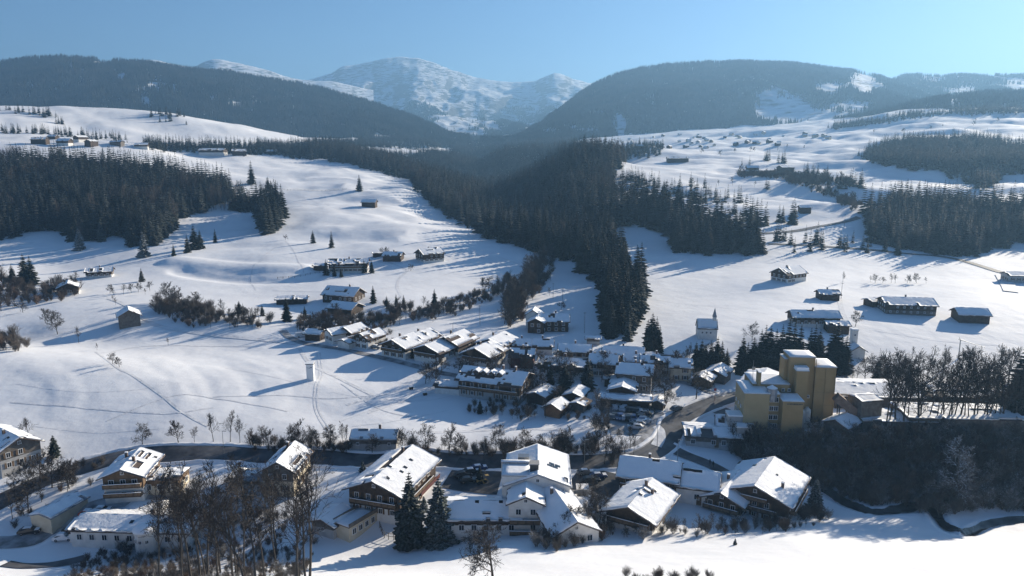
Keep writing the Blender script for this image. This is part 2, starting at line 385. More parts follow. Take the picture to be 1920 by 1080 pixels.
mountain('summit', 'mountain', [(480, 175), (560, 156), (590, 147), (625, 136), (640, 124), (665, 122), (690, 117), (720, 109), (750, 106), (790, 110), (815, 118), (850, 132), (880, 142), (920, 150), (960, 154), (1000, 153), (1020, 144), (1040, 137), (1055, 139), (1075, 149), (1100, 154), (1140, 160), (1200, 170)],
         [(480, 7400), (750, 8000), (1200, 7600)], [(480, 4300), (800, 3700), (900, 3500), (1200, 3800)], M['mountain_snow'], 2.0, 150, 380, 8, 11, nv=150, step=3)
mountain('ridge_right', 'mountain', [(900, 275), (960, 263), (985, 247), (1020, 224), (1060, 195), (1100, 165), (1130, 147), (1160, 135), (1210, 124), (1270, 117), (1340, 114), (1420, 114), (1500, 118), (1560, 125), (1620, 134), (1660, 146), (1700, 160), (1760, 175), (1850, 190)],
         [(900, 3400), (1200, 4000), (1850, 4300)], [(900, 3000), (1100, 2650), (1400, 2500), (1850, 2400)], M['mountain_snow'], 1.0, 60, 330, 4, 4, trees=5)
mountain('ridge_far', 'mountain', [(1600, 165), (1660, 150), (1690, 140), (1720, 136), (1760, 142), (1800, 137), (1850, 139), (1920, 139), (2000, 136), (2150, 140), (2300, 150)],
         [(1600, 4600), (2300, 4300)], [(1600, 2800), (2300, 2600)], M['mountain_snow'], 1.1, 45, 300, 4, 5, trees=4)
mountain('hill_right', 'hill', [(1560, 236), (1620, 222), (1660, 208), (1700, 197), (1760, 183), (1800, 174), (1850, 170), (1920, 168), (2050, 160), (2250, 165)],
         [(1560, 2500), (2250, 2500)], [(1560, 2250), (1700, 2000), (2250, 1950)], M['mountain_snow'], .9, 20, 160, 2, 6, trees=6)

# ---------------------------------------------------------------- haze
LAND_TOP = max(float(v[2].max()) for v in MT.values())
# ---------------------------------------------------------------- mesh helpers
class MB:
    def __init__(s): s.v = []; s.f = []; s.m = []
    def add(s, vs, fs, mi=0):
        b = len(s.v); s.v += [tuple(p) for p in vs]
        s.f += [tuple(b + i for i in f) for f in fs]; s.m += [mi] * len(fs)
        return s
    def box(s, c, d, rz=0, mi=0):
        hx, hy, hz = d[0] / 2, d[1] / 2, d[2] / 2
        ca, sa = math.cos(rz), math.sin(rz)
        vs = []
        for z in (-hz, hz):
            for x, y in ((-hx, -hy), (hx, -hy), (hx, hy), (-hx, hy)):
                vs.append((c[0] + x * ca - y * sa, c[1] + x * sa + y * ca, c[2] + z))
        return s.add(vs, [(3, 2, 1, 0), (4, 5, 6, 7), (0, 1, 5, 4), (1, 2, 6, 5), (2, 3, 7, 6), (3, 0, 4, 7)], mi)
    def extrude_x(s, prof, x0, x1, mi=0):
        n = len(prof)
        vs = [(x0, y, z) for y, z in prof] + [(x1, y, z) for y, z in prof]
        fs = [tuple(range(n)), tuple(range(2 * n - 1, n - 1, -1))]
        for i in range(n):
            j = (i + 1) % n
            fs.append((i, i + n, j + n, j))
        return s.add(vs, fs, mi)
    def extrude_z(s, pts, z0, z1, mi=0):
        n = len(pts)
        vs = [(x, y, z0) for x, y in pts] + [(x, y, z1) for x, y in pts]
        fs = [tuple(range(n - 1, -1, -1)), tuple(range(n, 2 * n))]
        for i in range(n):
            j = (i + 1) % n
            fs.append((i, j, j + n, i + n))
        return s.add(vs, fs, mi)
    def tube(s, p0, p1, r0, r1, n=5, mi=0, cap=False):
        p0 = Vector(p0); p1 = Vector(p1); d = (p1 - p0)
        if d.length < 1e-6: return s
        d.normalize()
        a = d.orthogonal().normalized(); b = d.cross(a)
        vs = []
        for p, r in ((p0, r0), (p1, r1)):
            for k in range(n):
                t = 2 * PI * k / n
                vs.append(p + a * (r * math.cos(t)) + b * (r * math.sin(t)))
        fs = [(k, (k + 1) % n, n + (k + 1) % n, n + k) for k in range(n)]
        if cap: fs += [tuple(range(n - 1, -1, -1)), tuple(range(n, 2 * n))]
        return s.add(vs, fs, mi)
    def mesh(s, name, mats, smooth=False):
        me = bpy.data.meshes.new(name)
        me.from_pydata(s.v, [], s.f)
        for m in (mats if isinstance(mats, (list, tuple)) else [mats]): me.materials.append(m)
        if any(s.m): me.polygons.foreach_set('material_index', s.m)
        if smooth: me.polygons.foreach_set('use_smooth', [True] * len(me.polygons))
        me.update()
        return me
    def build(s, name, mats, parent=None, smooth=False):
        return link(name, s.mesh(name, mats, smooth), parent)
def link(name, me, parent=None, loc=None, rz=0, sc=None):
    o = bpy.data.objects.new(name, me); col.objects.link(o)
    if parent: o.parent = parent
    if loc is not None: o.location = loc
    if rz: o.rotation_euler = (0, 0, rz)
    if sc is not None: o.scale = (sc, sc, sc) if not hasattr(sc, '__len__') else sc
    return o
def tag(o, label, cat, group=None):
    o['label'] = label; o['category'] = cat
    if group: o['group'] = group
    return o
def thing(name, label, cat, loc, rz=0, group=None):
    o = bpy.data.objects.new(name, None); col.objects.link(o)
    o.empty_display_size = 1
    o.location = tuple(float(v) for v in loc); o.rotation_euler = (0, 0, rz)
    return tag(o, label, cat, group)
def struct(o): o['kind'] = 'structure'; return o
rnd = random.Random(4)
# ---------------------------------------------------------------- trees: meshes
def spruce_crown(h, r, layers, nb, seed, fine=True, base=.08):
    q = random.Random(seed); mb = MB()
    for i in range(layers):
        f = min(.99, max(0, (i + q.uniform(-.3, .3)) / layers))
        z = h * (base + (1 - base) * f ** .92)
        rr = r * (1 - f) ** .75 * q.uniform(.8, 1.12) + .12
        n = max(4, int(nb * (1 - .5 * f)))
        a0 = q.uniform(0, 6.28)
        for k in range(n):
            a = a0 + 2 * PI * (k + q.uniform(-.35, .35)) / n
            L = rr * q.uniform(.65, 1.15)
            w = L * q.uniform(.26, .4) if fine else L * .55
            dr = L * q.uniform(.25, .5) * (1 - .6 * f)
            ca, sa = math.cos(a), math.sin(a)
            def P(d, s, dz): return (ca * d - sa * s, sa * d + ca * s, z + dz)
            if fine:
                m1, tip = L * .55, L
                vs = [P(0, 0, .1), P(m1, -w, -dr * .55 - w * .3), P(m1, 0, -dr * .28), P(m1, w, -dr * .55 - w * .3), P(tip, -w * .3, -dr), P(tip * 1.06, 0, -dr * .8), P(tip, w * .3, -dr),
                      P(m1 * .5, -w * .7, -dr * .4 - w * .5), P(m1 * .5, w * .7, -dr * .4 - w * .5)]
                mb.add(vs, [(0, 7, 2), (7, 1, 2), (0, 2, 8), (8, 2, 3), (1, 4, 5, 2), (2, 5, 6, 3)])
            else:
                vs = [P(0, 0, .2), P(L * .7, -w, -dr * .8), P(L, 0, -dr), P(L * .7, w, -dr * .8), P(L * .6, 0, -dr * .3)]
                mb.add(vs, [(0, 1, 4), (1, 2, 4), (4, 2, 3), (0, 4, 3)])
    mb.tube((0, 0, h * .88), (0, 0, h), .12, .02, 4)
    return mb
def far_spruce(h, r, seed):
    q = random.Random(seed); mb = MB()
    for i in range(3):
        z0 = h * (.08 + .27 * i); z1 = h * min(1, .55 + .24 * i); rr = r * (1 - .3 * i)
        n = 6; a0 = q.uniform(0, 6)
        vs = [(0, 0, z1)]
        for k in range(n):
            a = a0 + 2 * PI * k / n; t = rr * q.uniform(.7, 1.2)
            vs.append((t * math.cos(a), t * math.sin(a), z0 + q.uniform(-.06, .06) * h))
        mb.add(vs, [(0, 1 + k, 1 + (k + 1) % n) for k in range(n)])
    return mb
def grow(h, seed, lv=4, kids=(11, 5, 4, 3), ang=(.9, .8, .75, .7), rat=(.5, .5, .5, .5), start=.3, r0=None, up=.25, lean=0, minr=.022, stems=1, droop=0):
    """segments of a leafless tree: (p0, p1, r0, r1, level)"""
    q = random.Random(seed); S = []
    def go(p, d, L, r, k):
        n = (7, 4, 3, 2, 1)[min(k, 4)]
        pts = [p]; dirs = [d]; rs = [r]
        for i in range(n):
            d = (d + Vector((q.gauss(0, 1), q.gauss(0, 1), q.gauss(0, 1))) * (.06 if k == 0 else .16) + Vector((0, 0, up * .18 if k else .03))).normalized()
            if droop and k >= 2: d = (d + Vector((0, 0, -droop))).normalized()
            p2 = p + d * (L / n); r2 = max(minr, r * (1 - .82 / n)) if i < n - 1 or k else max(minr, r * .3)
            S.append((p, p2, r, r2, k)); p, r = p2, r2
            pts.append(p); dirs.append(d); rs.append(r)
        if k >= lv: return
        m = kids[k]
        for j in range(m):
            f = (start if k == 0 else .25) + (1 - (start if k == 0 else .25)) * (j + q.random()) / m
            f = min(f, .98); x = f * n; i = int(x); t = x - i
            b = pts[i].lerp(pts[i + 1], t); dd = dirs[i + 1]
            side = dd.orthogonal().normalized(); side.rotate(Matrix.Rotation(q.uniform(0, 6.283), 3, dd))
            a = ang[k] * q.uniform(.7, 1.2)
            nd = (dd * math.cos(a) + side * math.sin(a)).normalized()
            nl = L * rat[k] * q.uniform(.7, 1.2) * (1.15 - .6 * f if k == 0 else 1)
            go(b, nd, nl, max(minr, rs[i] * (.55 if k == 0 else .6)), k + 1)
    for s in range(stems):
        if stems == 1:
            go(Vector((0, 0, -.3)), Vector((lean, 0, 1)).normalized(), h * .92, r0 or h * .014, 0)
        else:
            a = q.uniform(0, 6.28); t = q.uniform(.05, .6)
            go(Vector((.15 * math.cos(a), .15 * math.sin(a), -.3)), Vector((t * math.cos(a), t * math.sin(a), 1)).normalized(), h * q.uniform(.6, 1), r0 or .04, 0)
    return S
def seg_mesh(S, name, m, levels, sides=(7, 5, 3, 3, 3)):
    mb = MB()
    for p0, p1, a, b, k in S:
        if k in levels: mb.tube(p0, p1, a, b, sides[min(k, 4)])
    return mb.mesh(name, m)
SPR = []
for i in range(6):
    h = 18; SPR.append((spruce_crown(h, (3.6, 4.2, 3.2, 3.9, 3.4, 4.5)[i], 26, 11, 30 + i).mesh('crown', M['needles'])))
SPR_SNOW = [spruce_crown(18, (4.2, 4.7, 4.4)[i], 30, 13, 60 + i, base=.04).mesh('crown', M['needles_snowy']) for i in range(3)]
SPR_MID = [spruce_crown(18, (3.3, 3.8, 3.0, 4.1)[i], 13, 8, 80 + i, fine=False).mesh('crown', M['needles']) for i in range(4)]
SPR_FAR = [far_spruce(18, (2.6, 3.2, 2.2)[i], 90 + i).mesh('crown', M['needles_far']) for i in range(3)]
_mb = MB(); _mb.tube((0, 0, -1), (0, 0, 17.6), .26, .03, 7); TRUNK = _mb.mesh('trunk', M['bark'])
BARE = {}                                              # kind: list of (trunk mesh, crown mesh, height)
def bare_kind(name, n, h, m='twigs', **kw):
    L = []
    for i in range(n):
        S = grow(h, 200 + i * 7 + len(BARE) * 91, **kw)
        top = max(s[1].z for s in S)
        L.append((seg_mesh(S, 'trunk', M['bark'], (0,)), seg_mesh(S, 'crown', M[m], (1, 2, 3, 4)), top))
    BARE[name] = L
bare_kind('tall', 4, 20, kids=(15, 5, 4, 3), ang=(.7, .7, .7, .7), rat=(.34, .5, .55, .6), start=.32, up=.6, minr=.036)
bare_kind('broad', 4, 11, kids=(12, 7, 5, 4), ang=(.95, .8, .75, .7), rat=(.55, .5, .5, .55), start=.22, r0=.26, up=.35, minr=.034)
bare_kind('fruit', 3, 6, kids=(9, 7, 6, 4), ang=(1.1, .85, .8, .7), rat=(.7, .55, .5, .5), start=.3, r0=.2, up=.15, minr=.022)
bare_kind('wood', 3, 22, m='twigs', kids=(13, 5, 5, 3), ang=(.62, .65, .7, .7), rat=(.42, .5, .5, .55), start=.35, r0=.24, up=.7, minr=.026)
bare_kind('near', 4, 23, m='twigs_dark', kids=(12, 5, 4, 3), ang=(.6, .65, .7, .7), rat=(.42, .5, .5, .5), start=.36, r0=.27, up=.65, minr=.026)
bare_kind('slim', 4, 22, m='twigs_dark', kids=(16, 4, 3, 2), ang=(.75, .7, .7, .7), rat=(.22, .5, .55, .6), start=.42, r0=.22, up=.6, minr=.03)
bare_kind('frost', 1, 19, m='twigs_frost', kids=(34, 9, 4, 0), ang=(1.35, .7, .7, .7), rat=(.26, .45, .5, .5), start=.12, up=-.1, minr=.04, lv=3)
def bare_proto(kind):
    out = []
    for tr, cr, top in BARE[kind][:2]:
        mb = MB()
        for me in (tr, cr):
            mb.add([tuple(v.co) for v in me.vertices], [tuple(p.vertices) for p in me.polygons], 0 if me is tr else 1)
        out.append((mb.mesh('bare_model', [M['bark'], cr.materials[0]]), top))
    return out
BUSH = []
for i in range(4):
    S = grow(4.2, 700 + i, lv=2, kids=(7, 5, 0, 0), ang=(.5, .6, .6, .6), rat=(.55, .5, .5, .5), start=.15, up=.5, minr=.022, stems=16, r0=.045)
    BUSH.append((seg_mesh(S, 'shrub', M['twigs_brush'], (0, 1, 2, 3), (3, 3, 3, 3, 3)), max(s[1].z for s in S)))
BUSH_RED = [seg_mesh(grow(4.0, 740 + i, lv=2, kids=(8, 5, 0, 0), ang=(.6, .7, .6, .6), rat=(.55, .5, .5, .5), start=.1, up=.4, minr=.024, stems=16, r0=.045), 'shrub', M['twigs_red'], (0, 1, 2, 3), (3, 3, 3, 3, 3)) for i in range(2)]
BUSH_FROST = [seg_mesh(grow(4.4, 780 + i, lv=2, kids=(8, 5, 0, 0), ang=(.5, .6, .6, .6), rat=(.55, .5, .5, .5), start=.15, up=.5, minr=.024, stems=12, r0=.05), 'shrub', M['twigs_frost'], (0, 1, 2, 3), (3, 3, 3, 3, 3)) for i in range(2)]
N_SPR = [0]
def put_spruce(p, h, label, group=None, snowy=False, q=rnd, wide=1.0):
    """one spruce: trunk and crown under an empty at its foot"""
    N_SPR[0] += 1
    t = thing('spruce_tree', label, 'spruce', p, q.uniform(0, 6.28), group)
    s = h / 18
    t.scale = (s * wide, s * wide, s)
    link('trunk', TRUNK, t)
    link('crown', q.choice(SPR_SNOW if snowy else SPR), t)
    return t
def put_bare(p, h, kind, label, group=None, q=rnd, wide=1.0):
    tr, cr, top = q.choice(BARE[kind])
    t = thing('bare_tree', label, 'tree', p, q.uniform(0, 6.28), group)
    s = h / top; t.scale = (s * wide, s * wide, s)
    link('trunk', tr, t); link('crown', cr, t)
    return t
def put_bush(p, h, label, group=None, red=False, q=rnd, wide=1.0):
    me, top = q.choice(BUSH)
    if red: me = q.choice(BUSH_RED)
    o = link('shrub', me, None, p, q.uniform(0, 6.28), (h / top * wide, h / top * wide, h / top))
    return tag(o, label, 'shrub', group)
def gn_scatter(name, pts, sc, var, protos, label=None, cat=None):
    """one object for a wood nobody could count: a mesh copied to every point"""
    me = bpy.data.meshes.new(name)
    me.vertices.add(len(pts)); me.vertices.foreach_set('co', np.asarray(pts, np.float32).ravel())
    r = np.random.default_rng(len(pts))
    for nm, dat, ty in (('sc', sc, 'FLOAT'), ('rot', r.uniform(0, 6.28, len(pts)), 'FLOAT')):
        a = me.attributes.new(nm, ty, 'POINT'); a.data.foreach_set('value', np.asarray(dat, np.float32))
    a = me.attributes.new('var', 'INT', 'POINT'); a.data.foreach_set('value', np.asarray(var, np.int32))
    o = bpy.data.objects.new(name, me); col.objects.link(o)
    ng = bpy.data.node_groups.new(name, 'GeometryNodeTree')
    ng.interface.new_socket('Geometry', in_out='INPUT', socket_type='NodeSocketGeometry')
    ng.interface.new_socket('Geometry', in_out='OUTPUT', socket_type='NodeSocketGeometry')
    N = ng.nodes.new; L = ng.links.new
    gi = N('NodeGroupInput'); go = N('NodeGroupOutput')
    ip = N('GeometryNodeInstanceOnPoints'); g2 = N('GeometryNodeGeometryToInstance')
    for p in reversed(protos):
        oi = N('GeometryNodeObjectInfo'); oi.inputs['Object'].default_value = p
        L(oi.outputs['Geometry'], g2.inputs[0])
    def attr(n, ty):
        a = N('GeometryNodeInputNamedAttribute'); a.data_type = ty; a.inputs['Name'].default_value = n
        return [s for s in a.outputs if s.enabled and s.name == 'Attribute'][0]
    cx = N('ShaderNodeCombineXYZ'); L(attr('rot', 'FLOAT'), cx.inputs[2])
    L(gi.outputs[0], ip.inputs['Points']); L(g2.outputs[0], ip.inputs['Instance'])
    ip.inputs['Pick Instance'].default_value = True
    L(attr('var', 'INT'), ip.inputs['Instance Index']); L(cx.outputs[0], ip.inputs['Rotation'])
    L(attr('sc', 'FLOAT'), ip.inputs['Scale']); L(ip.outputs[0], go.inputs[0])
    md = o.modifiers.new('scatter', 'NODES'); md.node_group = ng
    o['kind'] = 'stuff'
    if label: o['label'] = label
    return o
def proto(me):
    o = bpy.data.objects.new('spruce_model', me); return o
_S = [grow(18, 900 + i, lv=2, kids=(16, 7, 0, 0), ang=(.6, .65, .7, .7), rat=(.42, .5, .5, .5), start=.3, r0=.2, up=.7, minr=.05) for i in range(2)]
P_BARE = [proto(seg_mesh(s_, 'crown', M['twigs'], (0, 1, 2), (4, 3, 3, 3, 3))) for s_ in _S]
P_MID = [proto(m) for m in SPR_MID]; P_FAR = [proto(m) for m in SPR_FAR]
# ---------------------------------------------------------------- woods on the ground
rg = np.random.default_rng(7)
def scatter(poly, ymin, ymax, step):
    """tree places about step metres apart inside a patch of ground"""
    pxs = [p[0] for p in poly]
    u0, u1 = ray(min(pxs) - 20, 400)[0], ray(max(pxs) + 20, 400)[0]
    xs = np.arange(min(u0 * ymin, u0 * ymax), max(u1 * ymin, u1 * ymax), step)
    ys = np.arange(ymin, ymax, step)
    X, Y = np.meshgrid(xs, ys)
    X = X + rg.uniform(-.48, .48, X.shape) * step; Y = Y + rg.uniform(-.48, .48, Y.shape) * step
    X, Y = X.ravel(), Y.ravel()
    Z = ground_z(X, Y)
    px, py = project(X, Y, Z)
    e = min(1.0, (max(p[1] for p in poly) - min(p[1] for p in poly)) / 120)
    k = in_poly(px + rg.normal(0, 3, px.shape) + 13 * e * fbm(X / 38, Y / 60, 2, 91), py + rg.normal(0, 1.5, px.shape) + 5 * e * fbm(X / 30, Y / 50, 2, 92), poly)
    return np.c_[X[k], Y[k], Z[k]]
WOODS = [
    ('dark wood on the slope behind the left meadow', 'left', 17, 26, 4.7, 500, 880, [(-260, 318), (0, 312), (60, 310), (150, 313), (210, 316), (270, 326), (330, 338), (400, 350), (450, 366), (490, 384), (525, 396), (530, 418), (515, 440), (495, 440), (480, 400), (420, 392), (350, 405), (330, 430), (280, 472), (250, 472), (240, 445), (190, 443), (155, 462), (138, 445), (60, 430), (0, 452), (-260, 460)]),
    ('spruce strip along the back of the left plateau', 'strip', 12, 18, 5.6, 900, 1500, [(262, 270), (400, 274), (520, 276), (600, 284), (640, 292), (560, 298), (520, 291), (400, 287), (300, 283)]),
    ('gorge wood running down behind the village', 'gorge', 17, 27, 5.8, 280, 2600, [(540, 290), (620, 288), (700, 300), (760, 312), (860, 296), (930, 284), (1010, 284), (1060, 286), (1085, 280), (1160, 290), (1168, 318), (1150, 345), (1152, 372), (1230, 385), (1320, 412), (1390, 440), (1437, 462), (1430, 480), (1280, 477), (1245, 440), (1200, 420), (1132, 430), (1142, 445), (1165, 485), (1185, 525), (1198, 560), (1196, 605), (1188, 650), (1150, 645), (1128, 600), (1122, 550), (1106, 515), (1078, 492), (1030, 482), (1000, 470), (920, 446), (870, 424), (832, 398), (764, 333), (700, 317), (620, 299)]),
    ('wood on the brow of the right terrace', 'brow', 16, 22, 5.4, 780, 1500, [(1610, 292), (1680, 272), (1750, 266), (1830, 262), (1920, 276), (2100, 285), (2100, 345), (1920, 328), (1880, 332), (1845, 356), (1800, 338), (1760, 320), (1700, 322), (1650, 308)]),
    ('wood at the foot of the right slope', 'foot', 17, 24, 5.2, 440, 900, [(1620, 400), (1680, 384), (1760, 388), (1850, 388), (1960, 394), (2150, 394), (2150, 458), (1920, 456), (1850, 466), (1830, 488), (1760, 480), (1690, 468), (1640, 452), (1618, 420)]),
    ('far spruce row under the mountain on the right', 'row', 12, 18, 7, 1700, 2600, [(1560, 238), (1640, 226), (1700, 216), (1800, 208), (1920, 206), (2050, 206), (2050, 211), (1900, 213), (1800, 214), (1700, 222), (1640, 234), (1560, 243)]),
    ('wood closing the far end of the gorge', 'end', 15, 22, 7, 1200, 3000, [(540, 272), (640, 272), (690, 264), (780, 256), (860, 254), (960, 258), (1040, 262), (1075, 268), (1050, 286), (1000, 286), (930, 286), (860, 298), (760, 312), (700, 300), (690, 288), (760, 292), (850, 284), (852, 276), (780, 277), (700, 274), (650, 282), (600, 284)]),
    ('thin copse beside the plateau field', 'copse', 11, 16, 7, 900, 1500, [(1165, 300), (1240, 290), (1242, 275), (1200, 272), (1160, 280)]),
]
TREES = []                                             # x, y, z, height, wood
for wi, (lab, nm, h0, h1, st, y0, y1, poly) in enumerate(WOODS):
    P = scatter(poly, y0, y1, st)
    H = rg.uniform(h0 * .6, h1 * 1.1, len(P)) * (1 + .2 * fbm(P[:, 0] / 60, P[:, 1] / 60, 2, 77))
    # a few gaps where the snow shows through
    keep = fbm(P[:, 0] / 28, P[:, 1] / 28, 2, 55) > -.62
    P, H = P[keep], H[keep]
    TREES.append(np.c_[P, H, np.full(len(P), wi)])
TREES = np.vstack(TREES)
# scattered small groups of spruces seen on the slopes: foot in the photograph, metres tall, how many, spread in metres
GROUPS = [(40, 213, 15, 5, 12, 'spruces on the left skyline field'), (70, 215, 16, 9, 16, 'spruces on the left skyline field'), (90, 219, 14, 6, 14, 'spruces on the left skyline field'), (108, 232, 13, 6, 12, 'spruces on the left skyline field'), (12, 207, 14, 4, 10, 'spruces on the left skyline field'),
          (20, 250, 14, 22, 45, 'spruces around the hill hamlet'), (60, 250, 14, 18, 40, 'spruces around the hill hamlet'), (130, 256, 14, 18, 40, 'spruces around the hill hamlet'), (180, 258, 13, 14, 40, 'spruces around the hill hamlet'), (230, 264, 12, 14, 40, 'spruces around the hill hamlet'),
          (300, 216, 16, 8, 20, 'spruces on the crest of the white hill'), (320, 217, 16, 8, 18, 'spruces on the crest of the white hill'), (342, 219, 11, 2, 6, 'spruces on the crest of the white hill'), (316, 229, 13, 6, 12, 'spruces below the crest of the white hill'), (350, 233, 9, 2, 4, 'spruces below the crest of the white hill'),
          (1437, 301, 17, 5, 7, 'spruces on the plateau field'), (1466, 306, 17, 5, 7, 'spruces on the plateau field'), (1437, 355, 15, 2, 3, 'spruces on the plateau field'), (1390, 310, 11, 1, 1, 'spruces on the plateau field'), (1405, 311, 13, 1, 1, 'spruces on the plateau field'),
          (1520, 330, 15, 14, 16, 'spruces by the plateau farms'), (1540, 345, 12, 6, 12, 'spruces by the plateau farms'), (1612, 352, 18, 10, 14, 'spruces by the plateau farms'), (1578, 345, 14, 2, 3, 'spruces by the plateau farms'),
          (1400, 418, 22, 7, 9, 'spruces under the stubbly slope'), (1420, 422, 22, 6, 8, 'spruces under the stubbly slope'), (1462, 418, 17, 3, 5, 'spruces under the stubbly slope'), (1478, 420, 20, 5, 6, 'spruces under the stubbly slope'), (1375, 400, 14, 2, 4, 'spruces under the stubbly slope'), (1480, 457, 14, 10, 26, 'spruces under the stubbly slope'), (1330, 380, 15, 18, 26, 'spruces under the stubbly slope'), (1270, 365, 15, 18, 30, 'spruces under the stubbly slope'), (1210, 345, 15, 12, 24, 'spruces under the stubbly slope'),
          (1560, 465, 12, 8, 22, 'spruces along the terrace road'), (1640, 470, 12, 8, 22, 'spruces along the terrace road'), (1185, 335, 16, 8, 14, 'spruces under the stubbly slope')]
G0 = len(WOODS)
GL = sorted({g[5] for g in GROUPS})
ex = []
for px, py, h, n, sp, lab in GROUPS:
    c = place(px, py)
    for k in range(n):
        x, y = c.x + rg.normal(0, sp * .5), c.y + rg.normal(0, sp * .5)
        ex.append((x, y, float(ground_z(x, y)), h * rg.uniform(.75, 1.15), G0 + GL.index(lab)))
TREES = np.vstack([TREES, np.array(ex)])
WOOD_LABEL = [w[0] for w in WOODS] + GL
_px, _py = project(TREES[:, 0], TREES[:, 1], TREES[:, 2])
size = TREES[:, 3] / TREES[:, 1] * ((_px > -30) & (_px < 1950))
# ---------------------------------------------------------------- woods on the mountains
def mountain_wood(key, n, hr, clear, name, seed, tmax=1.0, tmin=-.04, gaps=-.5, zmax=None):
    X, Y, Z, V = MT[key]
    r = np.random.default_rng(seed)
    nr, nc = X.shape
    area = np.hypot(X[0, -1] - X[0, 0], Y[0, -1] - Y[0, 0])
    cf = r.uniform(0, nc - 1.001, n * 2); t = r.uniform(tmin, tmax, n * 2)
    rf = np.interp(t, V, np.arange(nr)); rf = np.minimum(rf, nr - 1.001)
    ic, ir = cf.astype(int), rf.astype(int); a, b = cf - ic, rf - ir
    def bil(A): return (A[ir, ic] * (1 - a) + A[ir, ic + 1] * a) * (1 - b) + (A[ir + 1, ic] * (1 - a) + A[ir + 1, ic + 1] * a) * b
    x, y, z = bil(X), bil(Y), bil(Z)
    px, py = project(x, y, z)
    k = fbm(x / 140, y / 260, 4, seed) > gaps
    if zmax is not None: k &= z + 110 * fbm(x / 160, y / 300, 4, seed + 1) < zmax
    for poly in clear:
        k &= ~in_poly(px + r.normal(0, 4, px.shape) + 16 * fbm(x / 90, y / 200, 3, seed + 5), py + r.normal(0, 3, px.shape) + 7 * fbm(x / 70, y / 160, 3, seed + 6), poly)
    k &= (px > -420) & (px < 2350)
    P = np.c_[x, y, z][k][:n]
    H = r.uniform(.75, 1.25, len(P)) * hr / 18
    o = gn_scatter(name, P, H, r.integers(0, 3, len(P)), P_FAR)
    return o
def blob(cx, cy, rx, ry, n=9, s=0):
    q = random.Random(int(cx * 7 + cy + s))
    rx *= 1.25; ry *= 1.45
    return [(cx + rx * q.uniform(.6, 1.2) * math.cos(2 * PI * i / n), cy + ry * q.uniform(.6, 1.2) * math.sin(2 * PI * i / n)) for i in range(n)]
MK = list(MT)
mountain_wood('ridge_left', 60000, 22, [blob(130, 128, 10, 5), blob(222, 150, 8, 12), blob(300, 160, 4, 16), blob(330, 170, 6, 8), blob(268, 188, 12, 12), blob(400, 185, 7, 9), blob(476, 190, 4, 22), blob(548, 195, 4, 14), blob(160, 135, 6, 8), blob(60, 165, 6, 4), blob(285, 143, 4, 4)], 'mountain_forest', 11)
mountain_wood('ridge_right', 60000, 22, [blob(1164, 234, 16, 18), blob(1122, 214, 18, 5), blob(1440, 198, 22, 34), blob(1480, 205, 34, 26), blob(1525, 225, 40, 16), blob(1560, 165, 28, 12), blob(1620, 158, 36, 15), blob(1600, 200, 50, 10), blob(1575, 222, 40, 8), blob(1225, 185, 4, 22), blob(1355, 132, 6, 4), blob(1405, 152, 7, 4), blob(1030, 248, 24, 6), blob(1090, 245, 40, 7)], 'mountain_forest', 12)
mountain_wood('ridge_far', 26000, 20, [blob(1676, 158, 12, 4), blob(1888, 156, 14, 4), blob(1740, 150, 30, 5), blob(1800, 170, 30, 6), blob(1690, 175, 24, 8)], 'mountain_forest', 13, gaps=-.25)
mountain_wood('hill_right', 9000, 17, [blob(1790, 192, 12, 4), blob(1735, 205, 10, 3)], 'hill_forest', 14, gaps=-.35)
mountain_wood('summit', 42000, 24, [blob(860, 230, 42, 20), blob(830, 240, 30, 12), blob(880, 215, 20, 20), blob(1000, 235, 14, 12)], 'mountain_forest', 15, zmax=430, gaps=-.12)
# ---------------------------------------------------------------- house builder
def _window(w, h, shutter, m):
    f = MB()
    t = .1
    f.box((0, -.03, h / 2 - t / 2), (w, .12, t)); f.box((0, -.03, -h / 2 + t / 2), (w + .14, .18, t))
    f.box((-w / 2 + t / 2, -.03, 0), (t, .12, h - 2 * t)); f.box((w / 2 - t / 2, -.03, 0), (t, .12, h - 2 * t)); f.box((0, -.025, 0), (.06, .09, h - 2 * t))
    if shutter:
        for s in (-1, 1): f.box((s * (w / 2 + w * .24), -.04, 0), (w * .44, .07, h), mi=1)
    p = MB().box((0, -.01, 0), (w - 2 * t, .05, h - 2 * t))
    return f.mesh('window', [M['white_paint'], M['wood_mid']]), p.mesh('pane', M['glass'])
WIN = {'big': _window(1.25, 1.45, False, 0), 'shut': _window(1.1, 1.4, True, 0), 'small': _window(.8, .9, False, 0), 'wide': _window(2.4, 1.6, False, 0), 'dark': _window(1.3, 1.4, False, 0)}
def add_window(root, x, y, z, ang, kind, det):
    f, p = WIN[kind]
    o = link('window', f, root, (x, y, z), ang)
    if det: link('pane', p, o)
    else: link('pane', p, o)
